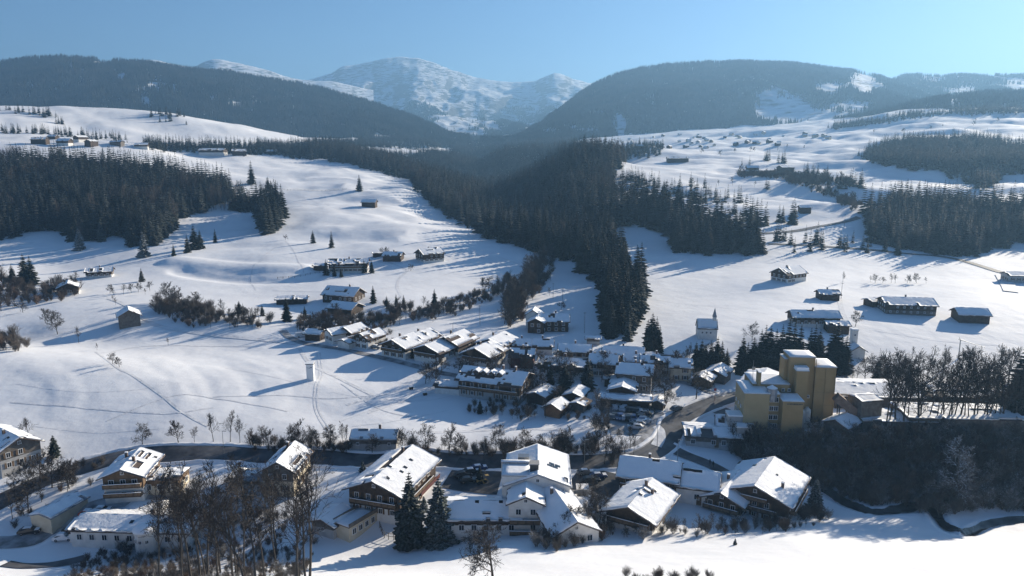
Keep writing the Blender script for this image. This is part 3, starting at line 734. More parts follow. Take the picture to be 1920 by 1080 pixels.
def snow_sheet(x0, x1, half, zr, tan, th, seed, bare=(), lip=.1, ragged=.3, nx=None, ny=None, thr=-.62, sides=(-1, 1)):
    """snow lying on a gable roof: a quilted slab, thin at its edges, torn open where it has slid or melted"""
    q = random.Random(seed); mb = MB()
    nx = nx or max(6, int((x1 - x0) / .9)); ny = ny or max(4, int(half / .8))
    for s in sides:
        xs = [x0 + lip + (x1 - x0 - 2 * lip) * i / nx for i in range(nx + 1)]
        keep = {}
        for i in range(nx):
            for j in range(ny):
                cx_ = (xs[i] + xs[i + 1]) / 2; cyy = (j + .5) / ny
                n = float(fbm(np.array([cx_ / 2.6 + seed * 3.1 + s * 40]), np.array([cyy * half / 2.2]), 2, seed)[0])
                ok = n > thr + (.22 if j == ny - 1 else 0)
                for (b0, b1, c0, c1, bs) in bare:
                    if bs == s and b0 <= (cx_ - x0) / (x1 - x0) <= b1 and c0 <= cyy <= c1: ok = False
                keep[i, j] = ok
        vid = {}
        def V(i, j, top):
            if (i, j, top) not in vid:
                d = half * j / ny
                x = xs[i]; jit = ragged * q.uniform(-1, 0)
                if j == ny: d += jit
                if i == 0: x -= jit * .6
                if i == nx: x += jit * .6
                z = zr - d * tan
                edge = 1
                if top:
                    edge = .62 if (j == ny or i in (0, nx)) else 1
                    z += th * edge * (1 + .28 * q.uniform(-1, 1)) + .24
                else: z += .22
                vid[i, j, top] = len(mb.v); mb.v.append((x, s * d, z))
            return vid[i, j, top]
        for (i, j), ok in keep.items():
            if not ok: continue
            c = [(i, j), (i + 1, j), (i + 1, j + 1), (i, j + 1)]
            f = [V(a, b, 1) for a, b in c]
            mb.f.append(tuple(f if s < 0 else f[::-1])); mb.m.append(0)
            for (di, dj), (a, b) in (((0, -1), (0, 1)), ((1, 0), (1, 2)), ((0, 1), (2, 3)), ((-1, 0), (3, 0))):
                if keep.get((i + di, j + dj)): continue
                if j == 0 and dj == -1: continue
                f = [V(*c[a], 1), V(*c[b], 1), V(*c[b], 0), V(*c[a], 0)]
                mb.f.append(tuple(f)); mb.m.append(0)
    return mb
N_HOUSE = [0]
def house(label, px, py, L, W, h, ang, pitch=25.5, wall='plaster', upper='wood', split=.5, ov=.9, snow=.32, chim=((.0, .15),), det=1, win='shut', bal=0,
          bare=(), cat='house', name='house', group=None, root=None, loc=None, dz=0, thr=-.62, roofm='roof_tile', rows=None, dorm=(), skip=(), sky=(), wx=2.6):
    """a gabled house: its ridge runs along local x; ang turns it, in degrees"""
    N_HOUSE[0] += 1; seed = N_HOUSE[0]
    _q = random.Random(seed * 5)
    if thr == -.62: thr = _q.uniform(-.72, -.46)
    if root is None and det < 2:
        pitch += _q.uniform(-2.5, 2.5)
        if snow == .32:
            snow = _q.uniform(.16, .40)
            if _q.random() < .25: thr, snow = _q.uniform(-.3, -.15), .12
    a = R(ang)
    if root is None:
        p = place(px, py) if loc is None else Vector(loc)
        zs = [float(ground_z(p.x + cx_ * math.cos(a) - cy_ * math.sin(a), p.y + cx_ * math.sin(a) + cy_ * math.cos(a))) for cx_ in (-L / 2, L / 2) for cy_ in (-W / 2, W / 2)]
        p.z = sum(zs) / 4 + dz
        root = thing(name, label, cat, p, a, group)
        off = (0, 0, 0); sub = root
    else:
        sub = bpy.data.objects.new('wing', None); col.objects.link(sub); sub.parent = root
        sub.location = loc; sub.rotation_euler = (0, 0, a)
    T = math.tan(R(pitch))
    hs = h * split; zr = h + T * W / 2
    if split > 0:
        MB().box((0, 0, (hs - 3) / 2), (L, W, hs + 3)).build('wall', M[wall], sub)
    e = .04
    prof = [(-W / 2 - e, hs), (W / 2 + e, hs), (W / 2 + e, h), (0, zr), (-W / 2 - e, h)]
    if split <= 0: prof[0] = (-W / 2 - e, -3); prof[1] = (W / 2 + e, -3)
    MB().extrude_x(prof, -L / 2 - e, L / 2 + e).build('upper_wall' if split > 0 else 'wall', M[upper], sub)
    half = W / 2 + ov; zt = zr + .06
    rp = [(-half, zt - half * T), (0, zt), (half, zt - half * T), (half, zt - half * T + .2), (0, zt + .2), (-half, zt - half * T + .2)]
    roof = MB().extrude_x(rp, -L / 2 - ov, L / 2 + ov).build('roof', M[roofm], sub)
    third = sub is not root
    par = sub if third else roof
    if snow: snow_sheet(-L / 2 - ov, L / 2 + ov, half, zt, T, snow, seed, bare, thr=thr).build('roof_snow', M['roof_snow'], par, True)
    for c in chim:
        x = c[0] * L; y = c[1] * W; z = zt - abs(y) * T
        mb = MB().box((x, y, z + .7), (.6, .6, 1.8)); mb.box((x, y, z + 1.67), (.72, .72, .12), mi=1); mb.box((x, y, z + 1.8), (.6, .6, .13), mi=2)
        mb.build('chimney', [M['brick'], M['concrete'], M['roof_snow']], par)
    for (sx, sd, w_, l_) in sky:                        # roof windows showing through the snow
        y = sd * half; z = zt - abs(y) * T + .2 + snow
        s = 1 if y > 0 else -1
        o = MB().box((0, 0, 0), (w_, l_, .16)).box((0, 0, .09), (w_ - .16, l_ - .16, .03), mi=1).build('roof_window', [M['dark_metal'], M['glass']], par)
        o.location = (sx * L, y, z + .05); o.rotation_euler = (-s * math.atan(T), 0, 0)
    for (dx, dd, dw) in dorm:                           # dormers on the -y slope
        y = -dd * half; z = zt - abs(y) * T; dl = 2.6
        d = MB(); hw = dw / 2
        yb = -(dd * half - dl)
        d.v = []
        pr = [(-hw, -.5), (hw, -.5), (hw, 1.15), (0, 1.75), (-hw, 1.15)]
        vs = [(dx * L + a_, y, z + b_) for a_, b_ in pr] + [(dx * L + a_, yb, z + b_) for a_, b_ in pr]
        d.add(vs, [(0, 1, 2, 3, 4), (9, 8, 7, 6, 5), (1, 6, 7, 2), (0, 4, 9, 5)])
        do = d.build('dormer', M['wood'], par)
        r_ = MB(); k = .25
        for s in (-1, 1):
            q = [(0, 1.86), (s * (hw + k), 1.86 - (hw + k) * .62)]
            vs = [(dx * L + q[0][0], y - .4, z + q[0][1]), (dx * L + q[1][0], y - .4, z + q[1][1]), (dx * L + q[1][0], yb - .2, z + q[1][1]), (dx * L + q[0][0], yb - .2, z + q[0][1])]
            vs += [(a_, b_, c_ + .3) for a_, b_, c_ in vs]
            r_.add(vs, [(0, 1, 2, 3), (7, 6, 5, 4), (0, 4, 5, 1), (1, 5, 6, 2), (2, 6, 7, 3), (3, 7, 4, 0)])
        r_.build('dormer_snow', M['roof_snow'], par)
        f, p_ = WIN['big']
        link('dormer_window', p_, par, (dx * L, y - .02, z + .55), 0)
    if win and det:
        n_r = rows or (2 if h > 4 else 1)
        for side in 'fblr':
            if side in skip: continue
            along = L if side in 'fb' else W
            n = max(1, int((along - 1.2) / wx))
            for r_ in range(n_r):
                z = h / n_r * (r_ + .5) + (.05 if r_ else 0)
                for k in range(n):
                    t = (k + .5) / n * (along - 1) - (along - 1) / 2
                    eo = .06 if z < hs else .1
                    if side == 'f': pos = (t, -W / 2 - eo, z, 0)
                    elif side == 'b': continue
                    elif side == 'r': pos = (L / 2 + eo, t, z, PI / 2)
                    else: pos = (-L / 2 - eo, t, z, -PI / 2)
                    if rnd.random() < .9: add_window(sub, pos[0], pos[1], pos[2], pos[3], win, det > 1)
        if W > 7 and h > 4:
            for s, sd in ((1, 'r'), (-1, 'l')):
                if sd not in skip: add_window(sub, s * (L / 2 + .1), 0, h + .55 * T * W / 2 - .1, s * PI / 2, 'small', det > 1)
    if det > 1 and 'f' not in skip:
        MB().box((0, 0, 1.0), (1.15, .14, 2.1)).box((.4, -.1, 1.0), (.06, .1, .2), mi=1).build('door', [M['wood_mid'], M['metal']], sub).location = (L * .06, -W / 2 - .08, 0)
    for bl in (bal or ()):
        sd, z, wid = bl
        b = MB(); along = (W if sd in 'lr' else L) * wid
        b.box((0, -.65, 0), (along, 1.25, .14)); b.box((0, -1.25, .55), (along, .07, .8), mi=1)
        for s in (-1, 1): b.box((s * (along / 2 - .04), -.62, .55), (.07, 1.2, .8), mi=1)
        for k in range(max(2, int(along / 1.6)) + 1): b.box((-along / 2 + .06 + (along - .12) * k / max(2, int(along / 1.6)), -1.25, .5), (.12, .12, 1.1))
        b.box((0, -1.25, 1.0), (along + .1, .14, .08)); b.box((0, -1.25, 1.09), (along, .15, .1), mi=2)
        o = b.build('balcony', [M['wood'], M['wood_mid'] if upper != 'wood_red' else M['wood_red'], M['roof_snow']], sub)
        if sd == 'f': o.location = (0, -W / 2 - .06, z)
        elif sd == 'b': o.location = (0, W / 2 + .06, z); o.rotation_euler = (0, 0, PI)
        elif sd == 'r': o.location = (L / 2 + .06, 0, z); o.rotation_euler = (0, 0, PI / 2)
        else: o.location = (-L / 2 - .06, 0, z); o.rotation_euler = (0, 0, -PI / 2)
    if third:                                           # a wing's pieces hang straight on the building
        for c in list(sub.children):
            c.matrix_parent_inverse = Matrix()
            mw = Matrix.Translation(sub.location) @ Matrix.Rotation(a, 4, 'Z') @ Matrix.LocRotScale(c.location, c.rotation_euler, c.scale)
            c.parent = root; c.location = mw.to_translation(); c.rotation_euler = mw.to_euler()
        bpy.data.objects.remove(sub)
    return root
def flat_block(root, x, y, z0, z1, dx, dy, ang=0, wall='plaster', snow=.3, edge='roof_metal', nm='wall', rim=.25):
    """a flat-roofed block with a snow-covered top behind a low rim"""
    a = R(ang)
    MB().box((x, y, (z0 + z1) / 2), (dx, dy, z1 - z0), a).build(nm, M[wall], root)
    o = MB().box((x, y, z1 + .11), (dx + rim, dy + rim, .22), a).build('roof', M[edge], root)
    if snow:
        s = MB(); nx, ny = max(2, int(dx / 1.5)), max(2, int(dy / 1.5)); q = random.Random(int(dx * 31 + dy))
        ca, sa = math.cos(a), math.sin(a)
        def P(i, j, t):
            u, v = (i / nx - .5) * (dx + rim - .1), (j / ny - .5) * (dy + rim - .1)
            return (x + u * ca - v * sa, y + u * sa + v * ca, z1 + .22 + (t * snow * (.65 if i in (0, nx) or j in (0, ny) else 1) * q.uniform(.85, 1.15) if t else -.02))
        idx = [[0] * (ny + 1) for _ in range(nx + 1)]; base = {}
        for i in range(nx + 1):
            for j in range(ny + 1): idx[i][j] = len(s.v); s.v.append(P(i, j, 1))
        for i in range(nx):
            for j in range(ny): s.f.append((idx[i][j], idx[i + 1][j], idx[i + 1][j + 1], idx[i][j + 1])); s.m.append(0)
        rimv = [(i, 0) for i in range(nx)] + [(nx, j) for j in range(ny)] + [(i, ny) for i in range(nx, 0, -1)] + [(0, j) for j in range(ny, 0, -1)]
        b = []
        for i, j in rimv: b.append(len(s.v)); s.v.append(P(i, j, 0))
        for k in range(len(rimv)):
            k2 = (k + 1) % len(rimv)
            s.f.append((b[k], b[k2], idx[rimv[k2][0]][rimv[k2][1]], idx[rimv[k][0]][rimv[k][1]])); s.m.append(0)
        s.build('roof_snow', M['roof_snow'], o, True)
    return o
# ---------------------------------------------------------------- roads, tracks and water laid on the ground
def ribbon(name, line, width, m, z=.14, step=.8, deep=False, wob=0, cross=5, crown=0, kind='structure', closed=False):
    P = [(place(*p).x, place(*p).y) for p in line]
    C = catmull(P, step)
    D = np.gradient(C, axis=0); D /= np.linalg.norm(D, axis=1)[:, None] + 1e-9
    N = np.c_[-D[:, 1], D[:, 0]]
    wv = width / 2 * (1 + wob * fbm(C[:, 0] / 4, C[:, 1] / 4, 2, len(line)))
    t = np.linspace(-1, 1, cross)
    X = C[:, 0][:, None] + N[:, 0][:, None] * wv[:, None] * t[None]
    Y = C[:, 1][:, None] + N[:, 1][:, None] * wv[:, None] * t[None]
    Z = ground_z(X, Y) + z + crown * (1 - t[None] ** 2)
    o = grid_mesh(name, X, Y, Z, m); o['kind'] = kind
    return C, N
def bank(name, C, N, off, h, w, seed, m='snow'):
    """a ploughed-up snow ridge along one side of a road"""
    t = np.linspace(-1, 1, 6)
    hh = h * (.6 + .8 * np.abs(fbm(C[:, 0] / 3, C[:, 1] / 3, 3, seed)))
    o_ = off + .3 * fbm(C[:, 0] / 6, C[:, 1] / 6, 2, seed + 1)
    X = C[:, 0][:, None] + N[:, 0][:, None] * (o_[:, None] + w * t[None])
    Y = C[:, 1][:, None] + N[:, 1][:, None] * (o_[:, None] + w * t[None])
    Z = ground_z(X, Y) - .08 + (hh[:, None] + .1) * (1 - t[None] ** 2)
    o = grid_mesh(name, X, Y, Z, M[m]); o['kind'] = 'structure'
MAIN = [(-90, 990), (-20, 952), (40, 922), (110, 892), (190, 868), (260, 856), (340, 852), (450, 853), (600, 858), (760, 862), (920, 866), (1060, 868), (1140, 866), (1200, 858), (1240, 838), (1258, 812), (1262, 795), (1285, 778), (1320, 762), (1360, 748), (1400, 741)]
mc, mn = ribbon('road', MAIN, 6.6, M['wet_road'])
bank('snow_bank', mc, mn, 4.0, .55, .8, 3); bank('snow_bank', mc, mn, -4.0, .55, .8, 4)
sc_, sn_ = ribbon('road', [(1252, 838), (1290, 856), (1330, 872), (1365, 890), (1400, 905), (1440, 925), (1475, 940)], 4.2, M['wet_road'], z=.18)
bank('snow_bank', sc_, sn_, 2.6, .5, .7, 5)
ribbon('path', [(1228, 800), (1222, 812), (1205, 830), (1185, 842), (1160, 850)], 3.0, M['yard'], z=.16)
ribbon('path', [(1228, 800), (1236, 806), (1238, 822), (1230, 838)], 3.0, M['packed_snow'], z=.2)
# yards and parking grounds
ribbon('parking_ground', [(1130, 782), (1180, 780), (1236, 770)], 26, M['yard'], z=.1, cross=13, step=1.5)
ribbon('parking_ground', [(845, 886), (880, 893), (940, 898)], 15, M['asphalt'], z=.15, cross=9)
ribbon('parking_ground', [(1075, 895), (1120, 905), (1165, 915)], 13, M['asphalt'], z=.15, cross=9)
ribbon('driveway', [(-40, 1020), (20, 1018), (60, 1012), (100, 990), (150, 965), (200, 945), (260, 938), (340, 940)], 5.0, M['yard'], z=.12, wob=.3)
ribbon('driveway', [(10, 1058), (50, 1062), (110, 1058), (160, 1048)], 3.0, M['wet_road'], z=.16, wob=.3)
ribbon('driveway', [(760, 866), (720, 884), (690, 904), (660, 915)], 3.6, M['yard'], z=.15)
ribbon('driveway', [(1380, 790), (1360, 775), (1335, 765)], 6, M['wet_road'], z=.2)
ribbon('path', [(1560, 722), (1640, 724), (1760, 735), (1920, 750)], 3.0, M['yard'], z=.16)
# lanes and tracks in the snow
VL = [(530, 620), (545, 634), (575, 645), (640, 655), (700, 668), (760, 682), (820, 698), (870, 708)]
vc, vn = ribbon('lane', VL, 3.2, M['yard'], z=.14)
ribbon('lane', [(205, 560), (235, 572), (262, 592), (300, 612), (370, 625), (450, 634), (530, 642), (556, 646)], 2.4, M['rut_snow'], z=.12)
ribbon('lane', [(1180, 700), (1230, 712), (1290, 720), (1330, 735), (1360, 742)], 3.4, M['yard'], z=.15)
for ln, w in (([(600, 662), (604, 690), (604, 705), (596, 728), (596, 765), (612, 795), (626, 812)], .5), ([(594, 662), (598, 690), (598, 705), (590, 728), (590, 765), (604, 795), (616, 812)], .5)):
    ribbon('track', ln, w, M['rut_snow'], z=.05, cross=3)
for ln, w in (([(180, 660), (215, 686), (250, 705), (300, 740), (340, 772), (390, 800)], .9), ([(560, 652), (585, 685), (640, 712), (700, 742)], 1.4), ([(700, 742), (620, 748), (540, 742), (400, 745)], .6), ([(190, 662), (250, 652), (320, 648), (400, 650), (470, 650)], .9),
              ([(755, 560), (745, 540), (748, 524), (762, 510), (765, 505)], 1.6), ([(765, 506), (740, 496), (720, 490)], 1.4), ([(535, 452), (550, 470), (560, 492), (570, 512)], .7), ([(510, 545), (610, 548), (720, 552)], .7),
              ([(480, 545), (470, 520), (495, 480), (530, 455)], .5), ([(200, 790), (330, 742), (420, 750), (540, 772)], .6), ([(20, 755), (200, 770), (320, 776), (400, 765)], .6), ([(640, 720), (720, 770), (820, 790)], .6), ([(650, 760), (760, 730), (860, 705)], 1.2), ([(690, 775), (780, 745), (850, 728)], 1.0),
              ([(1572, 550), (1578, 580), (1590, 610), (1600, 640), (1622, 665)], 2.2), ([(800, 812), (930, 806), (1060, 806), (1130, 800)], 1.6), ([(930, 480), (980, 500), (1010, 530)], .8)):
    ribbon('track', ln, w, M['rut_snow'], z=.06, cross=3)
for ln, w in (([(620, 735), (700, 748), (790, 752), (850, 742)], .5), ([(640, 790), (720, 762), (800, 748)], .45), ([(660, 800), (740, 790), (840, 770)], .45), ([(30, 720), (140, 735), (250, 732), (340, 718)], .4), ([(60, 800), (180, 812), (300, 806)], .4), ([(420, 690), (500, 705), (570, 722)], .4),
              ([(420, 515), (470, 500), (500, 480)], .5), ([(880, 500), (820, 520), (760, 535), (690, 545)], .5), ([(1210, 560), (1330, 575), (1440, 590)], .6), ([(1640, 620), (1760, 640), (1880, 650)], .5), ([(580, 372), (640, 395), (720, 412), (780, 408)], .7), ([(540, 355), (620, 340), (680, 335)], .7)):
    ribbon('track', ln, w * .75, M['rut_snow'], z=.03, cross=3)
ribbon('road', [(1340, 436), (1400, 440), (1470, 436), (1540, 424), (1610, 408)], 5.0, M['wet_road'], z=.3, step=3)
rc, rn = ribbon('road', [(1440, 458), (1560, 464), (1680, 474), (1790, 486), (1880, 512), (1940, 532)], 5.0, M['wet_road'], z=.3, step=3)
ribbon('path', [(1878, 516), (1888, 532), (1896, 548)], 7, M['packed_snow'], z=.4)
ribbon('water', BROOK, 1.9, M['water'], z=.25, wob=.4)
# ---------------------------------------------------------------- buildings of the foreground
house('brown farmhouse cut by the left edge of the photo beside a young spruce', 14, 860, 17, 9.5, 5.2, 146, 26, 'grey_plaster', 'wood_grey', .55, chim=((-.15, .1),), det=2, cat='farmhouse', name='farmhouse')
house('wooden chalet with dark melt and chimney-shadow marks on its lit roof and two chimneys', 251, 914, 11.5, 9, 6.1, 97, 22, 'plaster', 'wood_mid', .5, ov=1.2, chim=((-.1, -.12), (.18, .2)), det=2, bal=(('l', 3.6, .95), ('l', 1.3, .95), ('f', 3.6, .5)), win='big', skip=('b',),
      bare=((.40, .52, .1, .2, -1), (.62, .72, .15, .3, -1), (.62, .72, .45, .55, -1), (.74, .84, .12, .22, -1), (.74, .84, .42, .52, -1), (.2, .27, .25, .5, -1), (.3, .34, .25, .5, -1)), name='chalet', cat='chalet')  # holes in the snow draw melt, snow guards and the chimneys' shadows
a_ = house('flat low annex right of the wooden chalet with snowy lean roof', 312, 915, 9, 6.5, 3.4, 2, 7, 'cream', 'wood_mid', .6, ov=.4, chim=(), det=2, name='annex', cat='annex', win='big')
house('white roofed double garage beside the driveway', 114, 968, 10.5, 5.6, 2.4, 76, 14, 'cream', 'cream', .4, ov=.5, chim=(), det=0, name='garage', cat='garage', roofm='roof_metal')
b_ = house('long white bungalow with a round turret behind the bare trees', 266, 1008, 27, 9, 3.0, -3, 15, 'plaster', 'plaster', .5, chim=((.1, .1),), det=2, name='bungalow', cat='bungalow', win='big', ov=.6, sky=((-.02, -.45, .8, 1.0),))
def turret(root, x, y, r, h, n=14):
    pts = [(x + r * math.cos(2 * PI * k / n), y + r * math.sin(2 * PI * k / n)) for k in range(n)]
    MB().extrude_z(pts, -2.5, h).build('turret', M['plaster'], root)
    c = MB(); vs = []
    for rr, z in ((r + .35, h - .05), (r + .3, h + .35), (r * .6, h + .95), (.05, h + 1.25)):
        vs += [(x + rr * math.cos(2 * PI * k / n), y + rr * math.sin(2 * PI * k / n), z) for k in range(n)]
    fs = [(j * n + k, j * n + (k + 1) % n, (j + 1) * n + (k + 1) % n, (j + 1) * n + k) for j in range(3) for k in range(n)] + [tuple(range(n - 1, -1, -1))]
    c.add(vs, fs).build('roof_snow', M['roof_snow'], root, True)
    for a in (-2.2, -1.6, -1.0):
        add_window(root, x + (r + .02) * math.cos(a), y + (r + .02) * math.sin(a), 2.2, a + PI / 2, 'small', True)
turret(b_, 4.2, -5.2, 2.3, 4.2)
flat_block(b_, -3, 7.6, -1, 2.6, 9, 6, nm='courtyard_wall')
house('low wing of the bungalow with a blue shaded roof beside the parked cars', 192, 1000, 11, 7, 2.5, -2, 12, 'plaster', 'wood', .6, chim=(), det=2, name='carport_wing', cat='carport', ov=.7, win='')
house('tall brown house with its narrow gable towards the road curve', 540, 906, 12, 7.6, 6.0, 86, 30, 'cream', 'wood_grey', .55, chim=((.3, .12),), det=2, win='shut', name='house', bare=((.45, .95, 0, .3, 1), (.2, .6, .55, .75, -1)), roofm='roof_tile')
house('grey metal roofed shed left of the tall brown house', 476, 908, 9, 5.5, 2.6, -4, 14, 'grey_plaster', 'wood_grey', .5, chim=(), det=0, snow=.06, thr=.1, roofm='roof_metal', name='shed', cat='shed')
f_ = house('great dark timber farmhouse with its ridge running back to the road', 740, 928, 20, 13, 6.2, 72, 22, 'plaster', 'wood', .35, ov=1.3, chim=((.33, .06),), det=2, bal=(('l', 3.2, .9), ('f', 3.0, .6)), win='shut', name='farmhouse', cat='farmhouse',
           bare=((.32, .97, 0, .34, 1),), sky=((.2, -.35, .8, 1), (.0, -.4, .8, 1), (-.12, -.42, .8, 1)))
MB().box((0, 0, 2.6), (11, .12, .9)).box((0, .6, 2.1), (11, 1.2, .12)).box((-5.4, .5, 1), (.15, .15, 2.3)).box((5.4, .5, 1), (.15, .15, 2.3)).build('balcony', M['wood_red'], f_).location = (4.0, -7.9, 0)
house('small shed with one snowy roof below the timber farmhouse', 624, 990, 7, 6, 2.6, 66, 20, 'grey_plaster', 'wood_grey', .6, chim=(), det=2, win='small', name='shed', cat='shed')
t = thing('terrace_building', 'flat terrace building with parapet and snowy shrubs by the timber farmhouse', 'annex', place(668, 992), R(58))
flat_block(t, 0, 0, -2, 2.9, 9, 4.6, wall='cream', snow=.18, edge='wood_mid')
MB().box((0, 2.42, 3.5), (9.2, .16, .8)).box((0, -2.42, 3.5), (9.2, .16, .8)).box((4.6, 0, 3.5), (.16, 5, .8)).build('parapet', M['wood_grey'], t)
for x in (-3, -1, 1, 3): add_window(t, x, -2.36, 1.6, 0, 'big', True)
# the hotel
hp = place(1003, 950); hp.z = float(ground_z(hp.x, hp.y))
H = thing('hotel', 'large white guesthouse of many roofs with a glazed stair tower in the centre', 'hotel', hp, R(-2))
house('', 0, 0, 17, 14.6, 8.2, 90, 20, 'plaster', 'plaster', .5, ov=.6, snow=.26, chim=(), det=2, win='big', root=H, loc=(.6, 2.5, 0), rows=3, sky=((-.05, -.42, 1.0, 1.3), (-.13, -.52, 1.0, 1.3), (-.05, -.6, 1.0, 1.3), (-.13, -.36, 1.0, 1.3)), roofm='roof_metal', skip=('f',))
flat_block(H, -4.3, -2.6, -2, 10.4, 6.6, 6.4, snow=.12, edge='roof_metal', nm='stair_tower')
flat_block(H, -4.6, .8, 7, 10.9, 6.8, .9, snow=.25, edge='roof_metal', nm='stair_tower')
MB().box((-2.8, 3.2, 11.0), (2.6, 2.0, 1.2)).build('skylight_box', M['metal'], H)
MB().box((-.2, -3.4, 11.4), (2.0, 2.0, 2.6)).box((-.2, -3.4, 12.75), (2.3, 2.3, .2), mi=1).build('chimney', [M['dark_metal'], M['concrete']], H)
MB().box((-.6, -5.4, 10.3), (1.0, .9, 1.2)).box((-.6, -5.4, 11.0), (1.1, 1.0, .25), mi=1).build('chimney', [M['plaster'], M['roof_snow']], H)
house('', 0, 0, 8.5, 7.4, 7.4, 90, 24, 'plaster', 'plaster', .5, ov=.7, snow=.2, chim=(), det=2, win='big', root=H, loc=(-2.0, -9.0, 0), rows=2, bal=(('l', 3.2, .95), ('l', .6, .95)))
house('', 0, 0, 21, 9.8, 5.6, 107, 27, 'plaster', 'plaster', .5, ov=.7, snow=.24, chim=((.15, .1),), det=2, win='big', root=H, loc=(5.6, -12.0, 0), rows=2, bal=(), thr=-.75)
house('', 0, 0, 17.5, 10, 3.6, 2, 17, 'plaster', 'wood', .65, ov=.8, snow=.3, chim=(), det=2, win='big', root=H, loc=(-12.2, -8.5, 0), rows=1)
flat_block(H, 11.2, -7.4, -2, 3.8, 5.8, 9.5, wall='grey_plaster', snow=.12, edge='concrete', nm='terrace_wall')
rl = MB()
for k in range(13):
    a = R(-20 + k * 12.5)
    x, y = 11.2 + 3.1 * math.cos(a), -3.2 + 2.6 * math.sin(a)
    rl.box((x, y, 4.45), (.7, .35, .95), a + PI / 2)
for k in range(9): rl.box((14.15, -3.4 - k * 1.0, 4.45), (.32, 1.02, .95))
rl.box((11.2, -12.2, 4.45), (5.8, .3, .95)); rl.build('parapet', M['concrete'], H)
MB().box((11.4, 2.4, 1.4), (2.6, 3.2, 5)).box((11.4, 2.4, 4.0), (3, 3.6, .2), mi=1).build('entrance_porch', [M['grey_plaster'], M['rut_snow']], H)
h_ = house('two joined houses under one broad shaded blue roof beside the side road', 1218, 915, 13.5, 11.5, 4.9, -17, 22, 'plaster', 'wood', .5, ov=1.0, chim=((-.02, .05),), det=2, win='shut', name='double_house', cat='house', bal=(('f', 2.6, .95),), bare=((.55, .62, .05, .12, -1),))
house('', 0, 0, 9.5, 10, 4.0, 0, 22, 'plaster', 'plaster', .5, ov=.7, chim=(), det=2, win='big', root=h_, loc=(11.6, -.6, 0), bare=((.15, .6, 0, .15, -1),))
house('broad chalet with thawed dark patches around the chimneys on its roof', 1200, 973, 14, 10.5, 4.0, 60, 22, 'plaster', 'wood', .4, ov=1.5, chim=((.12, -.2), (.25, .0)), det=2, win='shut', name='chalet', cat='chalet', bal=(('l', 2.2, .9),),
      bare=((.55, .63, .0, .25, -1), (.66, .72, .05, .35, -1), (.75, .8, .1, .3, -1), (.6, .66, .45, .52, -1), (.55, .6, .0, .2, 1), (.68, .72, .0, .15, 1)))
g_ = house('big apartment chalet with two lit gables nearest the stream', 1430, 952, 17, 15, 5.8, 57, 21, 'plaster', 'wood', .45, ov=1.4, chim=((-.2, -.33),), det=2, win='shut', name='apartment_chalet', cat='chalet', bal=(('l', 2.8, .7), ('l', 5.2, .4), ('f', 2.8, .8)), rows=2, sky=((.05, -.3, .6, .6), (.25, .4, 1.0, 1.0)))
house('', 0, 0, 13, 9, 4.8, 0, 22, 'plaster', 'wood', .45, ov=1.3, chim=((.1, .1),), det=2, win='shut', root=g_, loc=(-6.0, 6.5, 0), bal=(('l', 2.6, .9),), rows=2, sky=((-.1, .55, 1.6, 1.2),))
i_ = house('low workshop with a dark glazed roof strip and snow bands below the silo', 1333, 826, 15, 10, 2.8, -8, 9, 'grey_plaster', 'wood_grey', .5, ov=.6, chim=(), det=2, win='big', name='workshop', cat='workshop', bare=((.28, .52, .25, .95, -1), (.05, .14, .3, .95, -1)), roofm='dark_metal')
MB().box((-4.0, -2.9, 4.1), (1.1, 5.6, .35)).build('snow_band', M['roof_snow'], i_)
house('', 0, 0, 9, 8.5, 3.6, -6, 24, 'plaster', 'wood_grey', .5, ov=.6, chim=((-.2, -.1), (-.12, -.2)), det=2, win='', root=i_, loc=(6.5, 5.0, 0))
house('low grey house with a plain roof behind the hedge of the main road', 705, 835, 12.5, 6, 2.6, -2, 26, 'grey_plaster', 'wood_grey', .5, ov=.4, chim=((.1, .05),), det=1, win='small', name='house', snow=.15, roofm='roof_metal')
